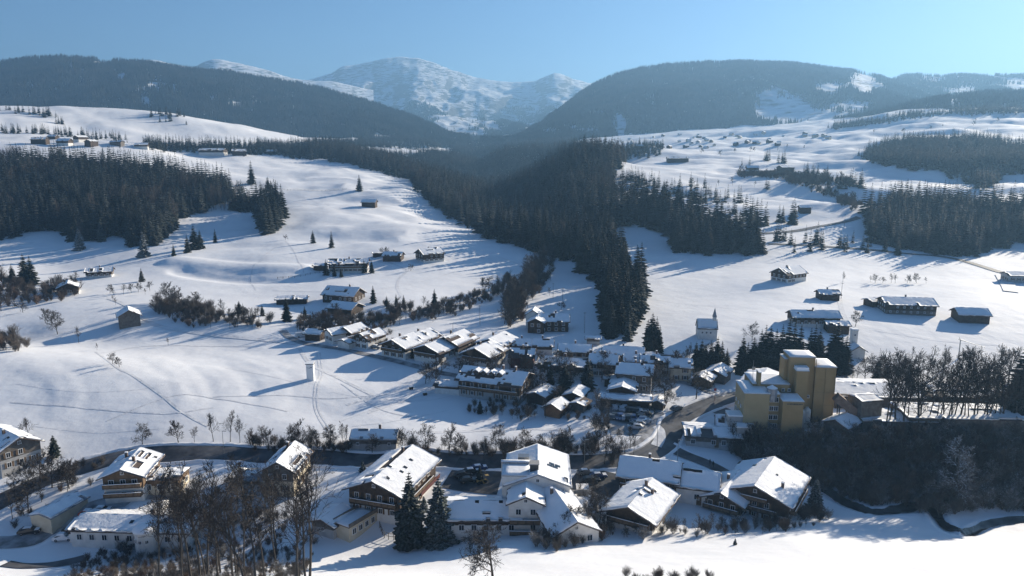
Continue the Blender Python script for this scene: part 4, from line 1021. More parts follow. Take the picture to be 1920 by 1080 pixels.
# ---------------------------------------------------------------- buildings of the village
k_ = house('long dark inn with four snowy dormers along its shaded roof', 930, 738, 21, 12.5, 5.6, -21, 23, 'grey_plaster', 'wood', .4, ov=1.2, chim=((.12, .02), (.32, .05)), det=1, win='shut', name='inn', cat='inn', dorm=((-.26, .5, 1.7), (-.13, .5, 1.7), (0, .5, 1.7), (.13, .5, 1.7)), bal=(('f', 2.7, .95),), sky=((.22, -.25, .8, 1),))
house('open garage with a blue shaded roof left of the dormer inn', 843, 734, 8.5, 5, 2.4, -14, 18, 'plaster', 'wood', .7, ov=.6, chim=(), det=0, name='garage', cat='garage')
CHAL = dict(name='chalet', cat='chalet', det=1, win='shut', ov=1.2)
SHED = dict(det=0, chim=(), name='shed', cat='shed')
for row in [
    ('small dark log cabin at the end of the chalet row beside the white van', 592, 636, 6.5, 5.5, 2.8, -12, 22, 'wood', 'wood', 0, dict(name='log_cabin', cat='cabin', det=0, chim=())),
    ('white house with arched gable and blue left roof in the chalet row', 634, 640, 8, 7, 4, 40, 24, 'plaster', 'plaster', .5, dict(det=1)),
    ('white house with a lit roof behind the row front', 662, 636, 9, 7.5, 4, 58, 24, 'plaster', 'wood', .6, dict(det=1)),
    ('low white garage with a pale flat-pitched roof between two white houses', 656, 650, 7, 6, 2.6, 58, 18, 'plaster', 'plaster', .6, dict(det=0, chim=(), name='garage', cat='garage')),
    ('white gabled house with a dark timber side wall in the chalet row', 694, 648, 10, 7.5, 4.2, 58, 22, 'plaster', 'wood', .7, dict(det=1)),
    ('chalet with a long lit roof behind a small dark spruce', 757, 662, 12, 11, 4.2, 60, 21, 'plaster', 'wood', .6, dict(CHAL, bal=(('l', 2.4, .9),))),
    ('back chalet whose lit roof rises above the spruce chalet', 790, 650, 11, 9, 4, 58, 21, 'plaster', 'wood', .5, dict(CHAL)),
    ('chalet with a wide dark gable next to the bare village trees', 818, 670, 12, 11, 4, 60, 21, 'plaster', 'wood', .6, dict(CHAL, bal=(('l', 2.4, .9),))),
    ('dark gabled chalet under the rooftop aerial', 853, 657, 13, 11, 4.4, 62, 21, 'plaster', 'wood', .4, dict(CHAL)),
    ('chalet with a stepped lit roof near the brown house', 908, 678, 12, 11, 4, 62, 21, 'plaster', 'wood', .5, dict(CHAL, bal=(('l', 2.4, .9),))),
    ('back chalet with a dark left verge behind the stepped roof', 932, 660, 12, 11, 4.4, 64, 21, 'plaster', 'wood', .5, dict(CHAL)),
    ('brown walled house under a blue roof in the village middle', 980, 684, 8, 8, 4, -6, 24, 'wood_red', 'wood_red', 0, dict(det=0)),
    ('small blue roof left of its twin above the brown house', 978, 660, 7, 6, 3.4, -6, 24, 'plaster', 'wood', .6, dict(det=0)),
    ('small blue roof right of its twin above the brown house', 1017, 661, 7.5, 7, 3.4, -4, 24, 'plaster', 'wood', .6, dict(det=0)),
    ('blue roofed house behind the long white roof', 1078, 676, 11, 8, 4.4, -8, 24, 'plaster', 'wood', .6, dict(det=1)),
    ('long pale roof reaching behind the two village spruces', 1058, 700, 17, 10, 3.8, -16, 20, 'plaster', 'wood', .6, dict(det=1)),
    ('blue roofed house right of the village spruces with a white gable', 1132, 700, 9, 8, 4.6, -14, 24, 'plaster', 'wood', .6, dict(det=1)),
    ('long blue roofed house at the back of the village', 1168, 680, 14, 8, 4, -8, 22, 'plaster', 'wood', .6, dict(det=1)),
    ('house with a lower blue roof in front of the long back house', 1192, 690, 8, 6.5, 3.4, -6, 20, 'plaster', 'wood', .6, dict(det=0)),
    ('tall house with a grey right gable above the snow-tongued shed', 1190, 727, 11, 9.5, 6.0, -14, 24, 'grey_plaster', 'wood_grey', .5, dict(det=1)),
    ('dark open barn with one bright tongue of snow on its roof', 1168, 744, 9.5, 8, 3.6, 76, 18, 'wood', 'wood', 0, dict(SHED, name='barn', cat='barn', chim=())),
    ('flat long carport roof above the snowy car park', 1172, 759, 15, 5, 2.4, -10, 8, 'wood', 'wood', 0, dict(SHED, name='carport', cat='carport')),
    ('wide blue house right of the long back house', 1230, 697, 10, 8, 4.4, -10, 22, 'plaster', 'wood', .6, dict(det=1)),
    ('rightmost blue house of the village by the broad bare tree', 1274, 708, 7, 7.5, 4.8, -8, 26, 'cream', 'cream', .6, dict(det=1)),
    ('white capped shed below the village spruces', 1080, 749, 8, 5.5, 2.4, 70, 20, 'wood', 'wood', 0, dict(SHED)),
    ('orange log cabin with its bright gable beside the slope', 1043, 776, 6.5, 5, 2.8, 62, 24, 'wood_orange', 'wood_orange', 0, dict(det=0, name='log_cabin', cat='cabin', chim=())),
    ('open shelter with a tilted white roof right of the orange cabin', 1088, 768, 4.5, 4, 2.4, 60, 14, 'wood_grey', 'wood_grey', 0, dict(SHED, name='shelter', cat='shelter')),
    ('tiny hut under a thick snow dome at the car park end', 1234, 764, 4, 3.5, 2, 70, 24, 'wood', 'wood', 0, dict(SHED, snow=.5, name='hut', cat='hut')),
    ('low snow-laden double shed below the dormer inn', 1015, 748, 8.5, 6, 2.4, 62, 18, 'wood', 'wood', 0, dict(SHED)),
    ('small white roof shed left of the tall grey gable house', 1148, 722, 5, 4, 2.6, -10, 6, 'wood', 'wood', 0, dict(SHED)),
    ('snow covered twin shed left of the silo by the lane', 1318, 722, 7, 6, 2.6, 62, 20, 'wood', 'wood', 0, dict(SHED)),
    ('low house with a snowy hipped roof against the silo trees', 1345, 712, 9, 7, 3, 60, 22, 'wood_grey', 'wood_grey', 0, dict(SHED, name='house', cat='house')),
    ('small pavilion with a white roof between the back houses', 1128, 676, 4.5, 4, 2.4, 30, 22, 'wood', 'wood', 0, dict(SHED, name='pavilion', cat='pavilion')),
    ('small round-topped shelter under the forest edge', 1218, 676, 4.5, 4, 2.2, 10, 22, 'wood', 'wood', 0, dict(SHED, name='shelter', cat='shelter')),
    ('blue roofed shed at the foot of the forest strip', 1112, 645, 5, 4, 2.4, -6, 14, 'grey_plaster', 'wood_grey', .6, dict(SHED)),
]:
    kw = row[-1]; house(*row[:-1], **kw)
c_ = house('farm with a long blue roof and a lit cross gable above the village', 1036, 617, 13, 9, 4.4, -3, 25, 'wood', 'wood', 0, det=1, win='shut', name='farmhouse', cat='farmhouse', chim=((.1, .05),))
house('', 0, 0, 7, 6.5, 4.6, 80, 26, 'wood', 'wood', 0, det=1, root=c_, loc=(-6.5, -4.5, 0), chim=())
house('', 0, 0, 6, 6, 6.0, 82, 34, 'plaster', 'plaster', .5, det=0, root=c_, loc=(-8.0, 3.0, 0), chim=())
# ---------------------------------------------------------------- farms out on the snow
for row in [
    ('dark barn with a blue slope alone on the lower left meadow', 243, 607, 9, 8, 4.6, 120, 30, 'wood_grey', 'wood_grey', 0, dict(det=0, chim=(), name='barn', cat='barn')),
    ('house half hidden by brown brush on the left meadow edge', 130, 549, 12, 9, 3.6, 118, 24, 'plaster', 'wood', .6, dict(det=1)),
    ('farmhouse with a lit broken roof beside the dark hedge', 188, 519, 13, 8, 3.4, 20, 24, 'plaster', 'wood', .5, dict(det=1, bare=((.2, .3, .2, .8, -1), (.5, .6, .1, .7, -1)))),
    ('long dark cattle shed on the central meadow', 548, 569, 14, 5, 2.4, 8, 16, 'wood', 'wood', 0, dict(det=0, chim=(), name='barn', cat='barn')),
    ('big farmhouse with a dark hatch in its blue roof', 645, 562, 17, 11, 3.3, -18, 27, 'wood', 'wood', 0, dict(det=1, name='farmhouse', cat='farmhouse', chim=((.2, .03),), bare=((.35, .7, .55, .65, -1), (.62, .68, .3, .6, -1)))),
    ('low barn with a bright snow flap in front of the big farmhouse', 648, 585, 13, 10, 2.3, -22, 24, 'wood', 'wood', 0, dict(det=0, chim=(), name='barn', cat='barn')),
    ('long farmstead among round dark spruces on the central meadow', 655, 508, 22, 11, 4.8, 6, 24, 'plaster', 'wood', .5, dict(det=1, name='farmhouse', cat='farmhouse', bal=(('f', 2.6, .9),), bare=((.3, .36, .1, .4, -1), (.6, .64, .2, .5, -1)))),
    ('little dark shed left of the spruce farmstead', 601, 506, 7, 5, 2.6, 4, 14, 'wood', 'wood', 0, dict(det=0, chim=(), name='shed', cat='shed')),
    ('small blue roofed house behind the spruce farmstead', 738, 487, 11, 8, 3.0, -8, 24, 'wood', 'wood', 0, dict(det=0)),
    ('long low open shed on the meadow above the small blue house', 722, 479, 15, 4, 2, 14, 10, 'wood', 'wood', 0, dict(det=0, chim=(), name='shed', cat='shed')),
    ('farmhouse with a lit right roof and stepped melt on the central meadow', 806, 488, 14, 11, 4.6, 34, 23, 'plaster', 'wood', .3, dict(det=1, name='farmhouse', cat='farmhouse', bare=((.3, .6, .2, .35, -1),))),
    ('lone hay barn on the high snowfield', 693, 388, 12, 8, 4.4, -4, 24, 'wood', 'wood', 0, dict(det=0, chim=(), name='barn', cat='barn')),
    ('farmhouse with a long blue roof and low cross gable on the right snowfield', 1524, 609, 19, 9, 4.0, -4, 24, 'plaster', 'wood', .5, dict(det=1, name='farmhouse', cat='farmhouse')),
    ('narrow barn in front of the long blue farmhouse', 1567, 622, 8.5, 5.5, 3.2, -3, 20, 'wood', 'wood', 0, dict(det=0, chim=(), name='barn', cat='barn')),
    ('farmhouse with a lit gable and brick side below the terrace', 1478, 525, 15, 11, 4.4, 30, 26, 'plaster', 'wood', .5, dict(det=1, name='farmhouse', cat='farmhouse')),
    ('small house in the hollow by the farm track', 1551, 561, 9, 7, 3.0, -4, 24, 'wood', 'wood', 0, dict(det=0)),
    ('broad dairy barn with two lit eaves on the right snowfield', 1698, 584, 21, 13, 4.2, -10, 20, 'wood_grey', 'wood', .4, dict(det=1, name='barn', cat='barn', win='small')),
    ('low shed left of the broad dairy barn', 1642, 573, 9, 6, 2.6, 14, 16, 'wood', 'wood', 0, dict(det=0, chim=(), name='shed', cat='shed')),
    ('cattle barn with a bright front eave at the far right of the snowfield', 1818, 601, 12, 9, 3.4, -10, 20, 'wood', 'wood', 0, dict(det=0, chim=(), name='barn', cat='barn')),
    ('grey hall half in shade at the right edge below the road', 1912, 528, 16, 9, 4, -8, 14, 'grey_plaster', 'grey_plaster', 0, dict(det=1, chim=())),
    ('long stable on the plateau field above the left snow hill', 400, 291, 36, 14, 6, -2, 22, 'plaster', 'wood', .5, dict(det=0, chim=(), name='stable', cat='stable')),
    ('farmhouse between the stable and the last plateau hut', 449, 291, 19, 13, 6, 20, 22, 'wood', 'wood', 0, dict(det=0)),
    ('last small hut at the end of the left plateau', 510, 289, 14, 10, 4, 8, 26, 'wood', 'wood', 0, dict(det=0, chim=(), name='hut', cat='hut')),
    ('dark farmhouse left of the hill hamlet', 76, 270, 17.3, 10.1, 5.8, 6, 26, 'wood', 'wood', 0, dict(det=0)),
    ('blue roofed house in the middle of the hill hamlet', 122, 272, 15.8, 9.4, 5.0, -6, 28, 'plaster', 'wood', .5, dict(det=0)),
    ('hamlet house with a lit gable top', 152, 266, 14.4, 9.4, 5.8, 70, 24, 'plaster', 'wood', .5, dict(det=0)),
    ('hamlet house with a dark wooden gable', 172, 274, 13.0, 8.6, 5.8, 78, 24, 'wood', 'wood', 0, dict(det=0)),
    ('pale barn behind the hamlet spruces', 220, 272, 14.4, 8.6, 3.6, -4, 22, 'wood_grey', 'wood_grey', 0, dict(det=0, chim=(), name='barn', cat='barn')),
    ('farm at the right end of the hill hamlet', 266, 278, 15.8, 9.4, 4.3, 14, 24, 'plaster', 'wood', .5, dict(det=0)),
    ('white roofed hut high on the field above the hamlet', 100, 260, 11.5, 7.2, 2.9, -8, 20, 'wood', 'wood', 0, dict(det=0, chim=(), name='hut', cat='hut')),
    ('long dark barn on the sunny right plateau', 1270, 304, 30, 12, 5, -2, 20, 'wood', 'wood', 0, dict(det=0, chim=(), name='barn', cat='barn')),
    ('blue house under two slim spruces on the right plateau', 1410, 322, 14, 11, 5, -6, 24, 'plaster', 'wood', .5, dict(det=0)),
    ('snowy farm house among spruces on the right plateau', 1472, 322, 18, 11, 5, 20, 24, 'wood', 'wood', 0, dict(det=0)),
    ('square hay barn at the foot of the stubbly slope', 1508, 399, 9, 7, 4.5, -4, 20, 'wood', 'wood', 0, dict(det=0, chim=(), name='barn', cat='barn')),
]:
    kw = row[-1]; house(*row[:-1], **kw)
house('white chapel with a steep roof on the snowfield behind the spruces', 1324, 632, 7.5, 5.6, 4.2, -6, 46, 'plaster', 'plaster', .5, det=0, ov=.3, chim=(), name='chapel', cat='chapel', snow=.15)
ch = [o for o in col.objects if o.name.startswith('chapel')][0]
MB().box((2.9, 0, 6.5), (1.3, 1.3, 4)).add([(2.1, -.8, 8.5), (3.7, -.8, 8.5), (3.7, .8, 8.5), (2.1, .8, 8.5), (2.9, 0, 12.2)], [(0, 1, 4), (1, 2, 4), (2, 3, 4), (3, 0, 4), (3, 2, 1, 0)], 1).build('steeple', [M['plaster'], M['roof_metal']], ch)
for x in (-2, -.4, 1.2): add_window(ch, x, -2.86, 2.6, 0, 'small', True)
tw = thing('church', 'white church tower with a small cap above a low blue roof', 'church', place(1600, 664), R(-4))
MB().box((0, 1, 3.8), (2.2, 2.2, 11)).box((0, 1, 9.4), (2.5, 2.5, .25)).build('tower', M['plaster'], tw)
MB().box((0, 1, 9.75), (2.3, 2.3, .45)).build('roof_snow', M['roof_snow'], tw)
add_window(tw, 0, -.12, 7.6, 0, 'small', True)
house('', 0, 0, 5, 5, 2.6, 90, 34, 'plaster', 'plaster', .5, det=0, root=tw, loc=(0, -2, 0), chim=(), snow=.2)
# far village on the plateau: little houses that share two meshes
def tiny(seed):
    q = random.Random(seed); mb = MB(); L, W, h = q.uniform(10, 15), q.uniform(9, 11), q.uniform(4.5, 6.5)
    mb.box((0, 0, h / 2 - 2), (L, W, h + 4)); mb.extrude_x([(-W / 2 - 1, h - .4), (W / 2 + 1, h - .4), (0, h + W * .24)], -L / 2 - 1, L / 2 + 1, 1)
    mb.extrude_x([(-W / 2 - 1, h - .35), (0, h + W * .24 + .05), (W / 2 + 1, h - .35), (0, h + W * .24 + .55)], -L / 2 - 1, L / 2 + 1, 2)
    return [mb.mesh('house', [M[c], M['wood'], M['roof_snow']]) for c in ('plaster', 'wood', 'cream')][q.randint(0, 2)]
TINY = [tiny(i) for i in range(8)]
q = random.Random(5)
for k in range(52):
    px = q.uniform(1180, 1560); py = q.uniform(252, 279) - max(0, px - 1380) * .06
    p = place(px, py)
    tag(link('house', q.choice(TINY), None, (p.x, p.y, p.z), q.uniform(0, 3.1), q.uniform(.5, .85)), 'tiny snow-roofed house of the far village on the right plateau', 'house', 'houses of the far plateau village')
# ---------------------------------------------------------------- the yellow grain mill with its towers
sp = place(1476, 806)
S_ = thing('grain_mill', 'yellow grain mill with tall silo towers and blue shaded lower roofs', 'mill', sp, R(-5))
_pm = sp.y / F / .95                                    # metres per pixel of the photograph at the mill
def X_(px): return (px - 1476) * _pm
def Zs(py, y=0):
    t = ray(1476, py)[1]
    return CAM_Z + t * (sp.y + y) - sp.z
def blk(px0, px1, y0, y1, pyt, wall='silo', snow=.22, nm='wall', edge='concrete', z0=-3):
    flat_block(S_, (X_(px0) + X_(px1)) / 2, (y0 + y1) / 2, z0, Zs(pyt, y0), X_(px1) - X_(px0), y1 - y0, wall=wall, snow=snow, edge=edge, nm=nm, rim=.3)
blk(1478, 1524, 3, 10, 670, nm='tower')
blk(1524.5, 1562, 2.4, 11, 688, nm='tower')
blk(1486, 1508, .3, 2.95, 696, nm='lift_tower')
blk(1472, 1477.6, 5, 10, 674, nm='tower', snow=.1)
MB().box((X_(1497), 1.6, Zs(692)), (3.4, 2.5, .8)).build('lift_roof', M['roof_snow'], S_)
blk(1410, 1477.5, 1.5, 12, 722, nm='mill_wall')
blk(1387, 1432, -4.5, 7, 741, nm='mill_wall', wall='mill_cream')
blk(1432.3, 1452, -3.6, 1.4, 741, nm='mill_wall', wall='silo_dark')
blk(1452.4, 1489, -6.5, .2, 754, nm='front_wall')
MB().box((X_(1471), -6.56, Zs(758, -6.5)), (X_(1487) - X_(1459), .06, .75)).build('sign_panel', M['silo_dark'], S_)
sg = MB()
q = random.Random(3); x = X_(1460)
while x < X_(1485):                                     # worn lettering too small to read
    w = q.uniform(.18, .34); sg.box((x + w / 2, -6.61, Zs(758, -6.5)), (w, .04, q.uniform(.3, .42))); x += w + .12
sg.build('lettering', M['sign_text'], S_)
for iy in range(4):
    for ix in range(2):
        add_window(S_, X_(1437.5 + ix * 8), -3.68, 2.4 + iy * 2.6, 0, 'big', True)
for ix in range(2): add_window(S_, X_(1466 + ix * 11), 1.44, Zs(731, 1.5), 0, 'small', True)
for iy in range(3): add_window(S_, X_(1387) - .06, -1 + iy * 3, 4.5, -PI / 2, 'big', True); add_window(S_, X_(1387) - .06, -1 + iy * 3, 7.2, -PI / 2, 'small', True)
for iy in range(2): add_window(S_, X_(1515), 2.9, Zs(742 + iy * 22, 3), 0, 'small', True)
jn = MB()                                               # downpipes, joints and ledges of the towers
for px, y, a, b in ((1524.2, 2.3, 672, 800), (1543, 2.32, 690, 800), (1509, 2.9, 700, 800), (1486.5, .2, 700, 790), (1560.5, 2.32, 690, 800)):
    jn.box((X_(px), y - .05, (Zs(a, y) + Zs(b, y)) / 2), (.16, .12, Zs(a, y) - Zs(b, y)))
for k in range(4): jn.box(((X_(1524.5) + X_(1562)) / 2, 2.36, Zs(710 + k * 24, 2.4)), (X_(1561) - X_(1525.5), .05, .10))
jn.build('downpipe', M['silo_dark'], S_)
gl = MB()                                               # round glazed stair head on the low roof
n = 10; r = 1.5; cx, cyy, z0, z1 = X_(1438), -3.0, Zs(741), Zs(722)
pts = [(cx + r * math.cos(2 * PI * k / n), cyy + r * math.sin(2 * PI * k / n)) for k in range(n)]
gl.extrude_z(pts, z0 - .5, z1)
gl.add([(x_, y_, z1) for x_, y_ in pts] + [(cx, cyy, z1 + .9)], [(k, (k + 1) % n, n) for k in range(n)], 1)
gl.build('stair_head', [M['roof_metal'], M['roof_snow']], S_)
MB().box((X_(1419), 1, Zs(712)), (.7, 3, 4)).box((X_(1419), 1, Zs(712) + 2.1), (.8, 3.1, .25), mi=1).build('gable_fin', [M['silo_dark'], M['roof_snow']], S_)
for k, (px, h) in enumerate(((1497, 6.3), (1507, 6.7))):
    t_ = MB(); n = 12; x, y = X_(px), -1.6 + k * .4
    for r0, r1, a, b in ((1.0, 1.0, 0, h), (1.0, .35, h, h + .6)): t_.tube((x, y, a), (x, y, b), r0, r1, n, cap=True)
    for s in (.3, .6, .9): t_.tube((x, y, h * s), (x, y, h * s + .12), 1.06, 1.06, n, cap=True)
    t_.build('tank', M['tank'], S_, False)
MB().box((X_(1378), -2, 1.5), (5, 4, 7)).box((X_(1378), -2, 5.2), (5.4, 4.4, .4), mi=1).build('loading_bay', [M['grey_plaster'], M['roof_snow']], S_)
MB().box((X_(1388), -6, .5), (5, 3, 5)).box((X_(1388), -6, 3.2), (5.4, 3.4, .35), mi=1).build('loading_bay', [M['grey_plaster'], M['roof_snow']], S_)
MB().tube((X_(1413), 4, Zs(722)), (X_(1413), 4, Zs(684)), .07, .04, 5).box((X_(1414), 4, Zs(700)), (.9, .12, .9)).build('flagpole', M['metal'], S_)
house('hall with a broad snowy roof behind the yellow mill', 1428, 752, 13, 11, 7.5, 60, 16, 'cream', 'cream', .5, det=0, chim=(), name='hall', cat='hall', snow=.3)
# timber yard right of the mill
for row in [
    ('wide sawmill hall roof right of the yellow mill', 1625, 757, 26, 17, 4.5, -4, 7, 'wood_grey', 'wood_grey', .5, dict(name='sawmill_hall', cat='hall')),
    ('square weathered hopper house on the sawmill yard', 1618, 792, 6.5, 6, 7.5, 12, 8, 'wood_grey', 'wood_grey', 0, dict(name='hopper_house', cat='shed', ov=.3)),
    ('small shed with a steep lit roof under the mill towers', 1578, 806, 8, 6.5, 2.8, 40, 24, 'wood_grey', 'wood_grey', 0, dict(name='shed', cat='shed')),
    ('long dark storage hall with a snowy flat roof behind the tall bare trees', 1795, 757, 44, 8, 4.4, -5, 6, 'wood', 'wood', 0, dict(name='storage_hall', cat='hall', ov=.5)),
    ('wide hall with a dark fascia nearest the wooded bank', 1800, 795, 34, 12, 4.6, -4, 7, 'wood_grey', 'wood_grey', 0, dict(name='storage_hall', cat='hall', ov=.6)),
    ('low white roofed shed between the halls and the mill', 1672, 793, 20, 10, 2.6, -4, 5, 'wood_grey', 'wood_grey', 0, dict(name='shed', cat='shed', ov=.4)),
]:
    house(*row[:-1], det=0, chim=(), **row[-1])
cv = thing('conveyor', 'dark inclined conveyor between the mill and the hopper house', 'conveyor', place(1600, 806), R(-10))
MB().extrude_x([(-1.2, 0), (1.2, 0), (1.2, 2.4), (-1.2, 2.4)], -5.5, 5.5).build('housing', M['rust'], cv)
cv.children[0].rotation_euler = (0, R(38), 0); cv.children[0].location = (-1, 3, 4.2)
lg = MB()
for x in (-6, -2, 2): lg.tube((x * .6, 2, -1), (x * .6, 2, 3.6 - x * .45), .18, .18, 5); lg.tube((x * .6, 4, -1), (x * .6, 4, 3.6 - x * .45), .18, .18, 5)
lg.build('leg', M['dark_metal'], cv)
bl = MB().box((0, 0, 0), (15, .5, .5)).build('pipe_bridge', M['concrete'])
_p = place(1585, 780); bl.location = (_p.x, _p.y, _p.z + 6.5); bl.rotation_euler = (0, 0, R(-5))
tag(bl, 'thin pale pipe bridge running right from the mill tower', 'pipe bridge')
# ---------------------------------------------------------------- the white tower in the meadow
p = place(583, 712)
W_ = thing('white_tower', 'slim white tower box with a flat cap alone on the big meadow', 'tower', p, R(4))
MB().box((0, 0, 2.55), (2.3, 2.3, 6.1)).build('wall', M['white_paint'], W_)
MB().box((0, 0, 5.7), (2.8, 2.8, .2)).build('roof', M['wood_grey'], W_)
MB().box((0, 0, 5.88), (2.7, 2.7, .16)).build('roof_snow', M['roof_snow'], W_)
bb = MB()
for (x0, z0, x1, z1) in ((-1, 4.6, -.1, 4.3), (-.1, 4.3, .9, 4.75), (.2, 4.6, .8, 4.5)): bb.tube((x0, -1.17, z0), (x1, -1.17, z1), .05, .05, 4)
bb.build('cable', M['dark_metal'], W_)
MB().box((.95, -.2, 2), (.5, .14, .3)).build('door', M['grey_plaster'], W_)
# ---------------------------------------------------------------- cars
def car_meshes(L, W, H, van=False):
    hl = L / 2
    if van: prof = [(-hl, .35), (hl, .35), (hl, .95), (hl - .5, 1.15), (hl - 1.1, H - .05), (hl - 1.4, H), (-hl + .1, H), (-hl, H - .2)]
    else: prof = [(-hl, .35), (hl, .32), (hl, .72), (hl - .15, .85), (hl - 1.15, .98), (hl - 1.85, H - .06), (hl - 2.2, H), (-hl + .9, H - .04), (-hl + .25, 1.02), (-hl, .9)]
    mb = MB(); n = len(prof)
    ins = [0 if z < 1.0 else .16 for x, z in prof]
    vs = [(x, -W / 2 + i, z) for (x, z), i in zip(prof, ins)] + [(x, W / 2 - i, z) for (x, z), i in zip(prof, ins)]
    fs = [tuple(range(n)), tuple(range(2 * n - 1, n - 1, -1))] + [(i, i + n, (i + 1) % n + n, (i + 1) % n) for i in range(n)]
    mb.add(vs, [f[::-1] for f in fs])
    g = MB()
    zs0, zs1 = 1.03, H - .1
    for s in (-1, 1):
        y0, y1 = s * (W / 2 - .12), s * (W / 2 - .145)
        x0, x1, x2, x3 = (-hl + .5, hl - 1.45, hl - 1.95, -hl + 1.0) if not van else (hl - 2.2, hl - .75, hl - 1.2, hl - 2.2)
        g.add([(x0, y0, zs0), (x1, y0, zs0), (x2, y1, zs1), (x3, y1, zs1)], [(0, 1, 2, 3) if s < 0 else (3, 2, 1, 0)])
    if van: a, b = (hl - .53, 1.2), (hl - 1.06, H - .14)
    else: a, b = (hl - 1.2, 1.04), (hl - 1.8, H - .12)
    w1, w2 = W / 2 - .25, W / 2 - .32
    g.add([(a[0] + .03, -w1, a[1]), (a[0] + .03, w1, a[1]), (b[0] + .03, w2, b[1]), (b[0] + .03, -w2, b[1])], [(0, 1, 2, 3)])
    if not van: g.add([(-hl + .3, -w1, 1.06), (-hl + .3, w1, 1.06), (-hl + .82, w2, H - .12), (-hl + .82, -w2, H - .12)], [(3, 2, 1, 0)])
    wh = MB(); wh.tube((0, -.11, 0), (0, .11, 0), .33, .33, 10, cap=True); wh.tube((0, -.125, 0), (0, .125, 0), .18, .18, 8, 1, cap=True)
    li = MB()
    for s in (-1, 1): li.box((hl - .03, s * (W / 2 - .3), .72), (.1, .34, .14))
    return mb, g.mesh('window', M['glass']), wh.mesh('wheel', [M['rubber'], M['metal']]), li.mesh('headlight', M['white_paint'])
CARB = {}
_w_ = {}
for kd, dims in (('sedan', (4.4, 1.78, 1.45)), ('estate', (4.6, 1.8, 1.55)), ('van', (5.2, 1.95, 2.05))):
    b, g, w, li = car_meshes(*dims, van=kd == 'van')
    CARB[kd] = {c: b.mesh('body', M['car_' + c]) for c in ('black', 'grey', 'silver', 'white', 'red', 'blue')}
    _w_[kd] = (g, w, li, dims)
def car(p, ang, colr, label, group, kind='sedan', snow=0):
    g, w, li, d = _w_[kind]
    t = thing('parked_car', label, 'car', (p[0], p[1], p[2] + .12), ang, group)
    link('body', CARB[kind][colr], t); link('window', g, t); link('headlight', li, t)
    for x in (d[0] * .31, -d[0] * .3):
        for y in (-d[1] / 2 + .1, d[1] / 2 - .1): link('wheel', w, t, (x, y, .32))
    if snow:
        s = MB(); h = d[2]
        vs = [(-d[0] * .26, -.62, h), (d[0] * .1, -.62, h), (d[0] * .1, .62, h), (-d[0] * .26, .62, h)]
        s.add([(x * 1.05, y * 1.05, z - .08) for x, y, z in vs] + [(x * .9, y * .85, z + snow) for x, y, z in vs], [(4, 5, 6, 7), (0, 1, 5, 4), (1, 2, 6, 5), (2, 3, 7, 6), (3, 0, 4, 7)])
        s.box((d[0] * .36, 0, .98), (d[0] * .2, 1.4, snow * .8))
        s.build('snow_cover', M['roof_snow'], t)
    return t
q = random.Random(12)
COLS = ['black', 'grey', 'silver', 'black', 'blue', 'black', 'grey', 'silver']
CN = {'black': 'black', 'grey': 'dark grey', 'silver': 'silver', 'blue': 'dark blue', 'white': 'white', 'red': 'red'}
for ri, (a, b, n, nm) in enumerate((((1150, 768), (1212, 776), 10, 'back left row'), ((1144, 784), (1190, 789), 8, 'front left row'), ((1215, 772), (1190, 806), 12, 'right hand row'))):
    A, B = place(*a), place(*b)
    dirn = math.atan2(B.y - A.y, B.x - A.x) + PI / 2
    for k in range(n):
        f = (k + .5) / n; c = q.choice(COLS)
        x, y = A.x + (B.x - A.x) * f, A.y + (B.y - A.y) * f
        car((x, y, float(ground_z(x, y))), dirn + q.uniform(-.05, .05) + (PI if q.random() < .4 else 0) + .25, c, '%s car in the %s of the snowy car park' % (CN[c], nm), 'cars of the snowy car park', 'estate' if q.random() < .4 else 'sedan', 0)
for (px, py, ang, c, lab, kd, sn) in [
    (868, 895, 15, 'black', 'black car nearest the timber farmhouse on the guesthouse forecourt', 'estate', 0), (884, 888, 15, 'black', 'black car second from the timber farmhouse on the forecourt', 'sedan', .05), (898, 882, 15, 'blue', 'dark blue car by the forecourt spruce', 'sedan', .05),
    (878, 905, 10, 'black', 'black car closest to the yellow loader', 'sedan', 0), (1108, 905, 8, 'black', 'black car right of the guesthouse porch', 'estate', 0), (1122, 897, 8, 'blue', 'dark blue car under the bare trees right of the guesthouse', 'sedan', .05), (1098, 890, 8, 'grey', 'dark grey car on the yard behind the guesthouse porch', 'sedan', .05),
    (56, 1001, 12, 'black', 'black car in front of the white roofed garage', 'estate', .04), (136, 1001, 22, 'black', 'black car half under the bungalow carport roof', 'sedan', .04), (120, 1014, 8, 'white', 'car buried under white snow beside the driveway', 'sedan', .3),
    (168, 968, 4, 'red', 'red car with a snowy roof behind the bungalow', 'sedan', .15), (192, 962, 4, 'grey', 'dark grey car next to the red one behind the bungalow', 'sedan', .1),
    (566, 632, 35, 'white', 'white van parked by the small dark log cabin', 'van', 0), (1210, 795, 40, 'silver', 'silver car alone at the car park corner', 'sedan', .05),
    (1268, 770, 38, 'grey', 'dark grey car driving on the curve of the main road', 'sedan', 0), (705, 654, -20, 'grey', 'dark grey car beside the chalet row lane', 'sedan', .1), (730, 664, -20, 'black', 'black car before the chalet with the small spruce', 'sedan', .1)]:
    car(place(px, py), R(ang), c, lab, 'cars parked around the houses', kd, sn)
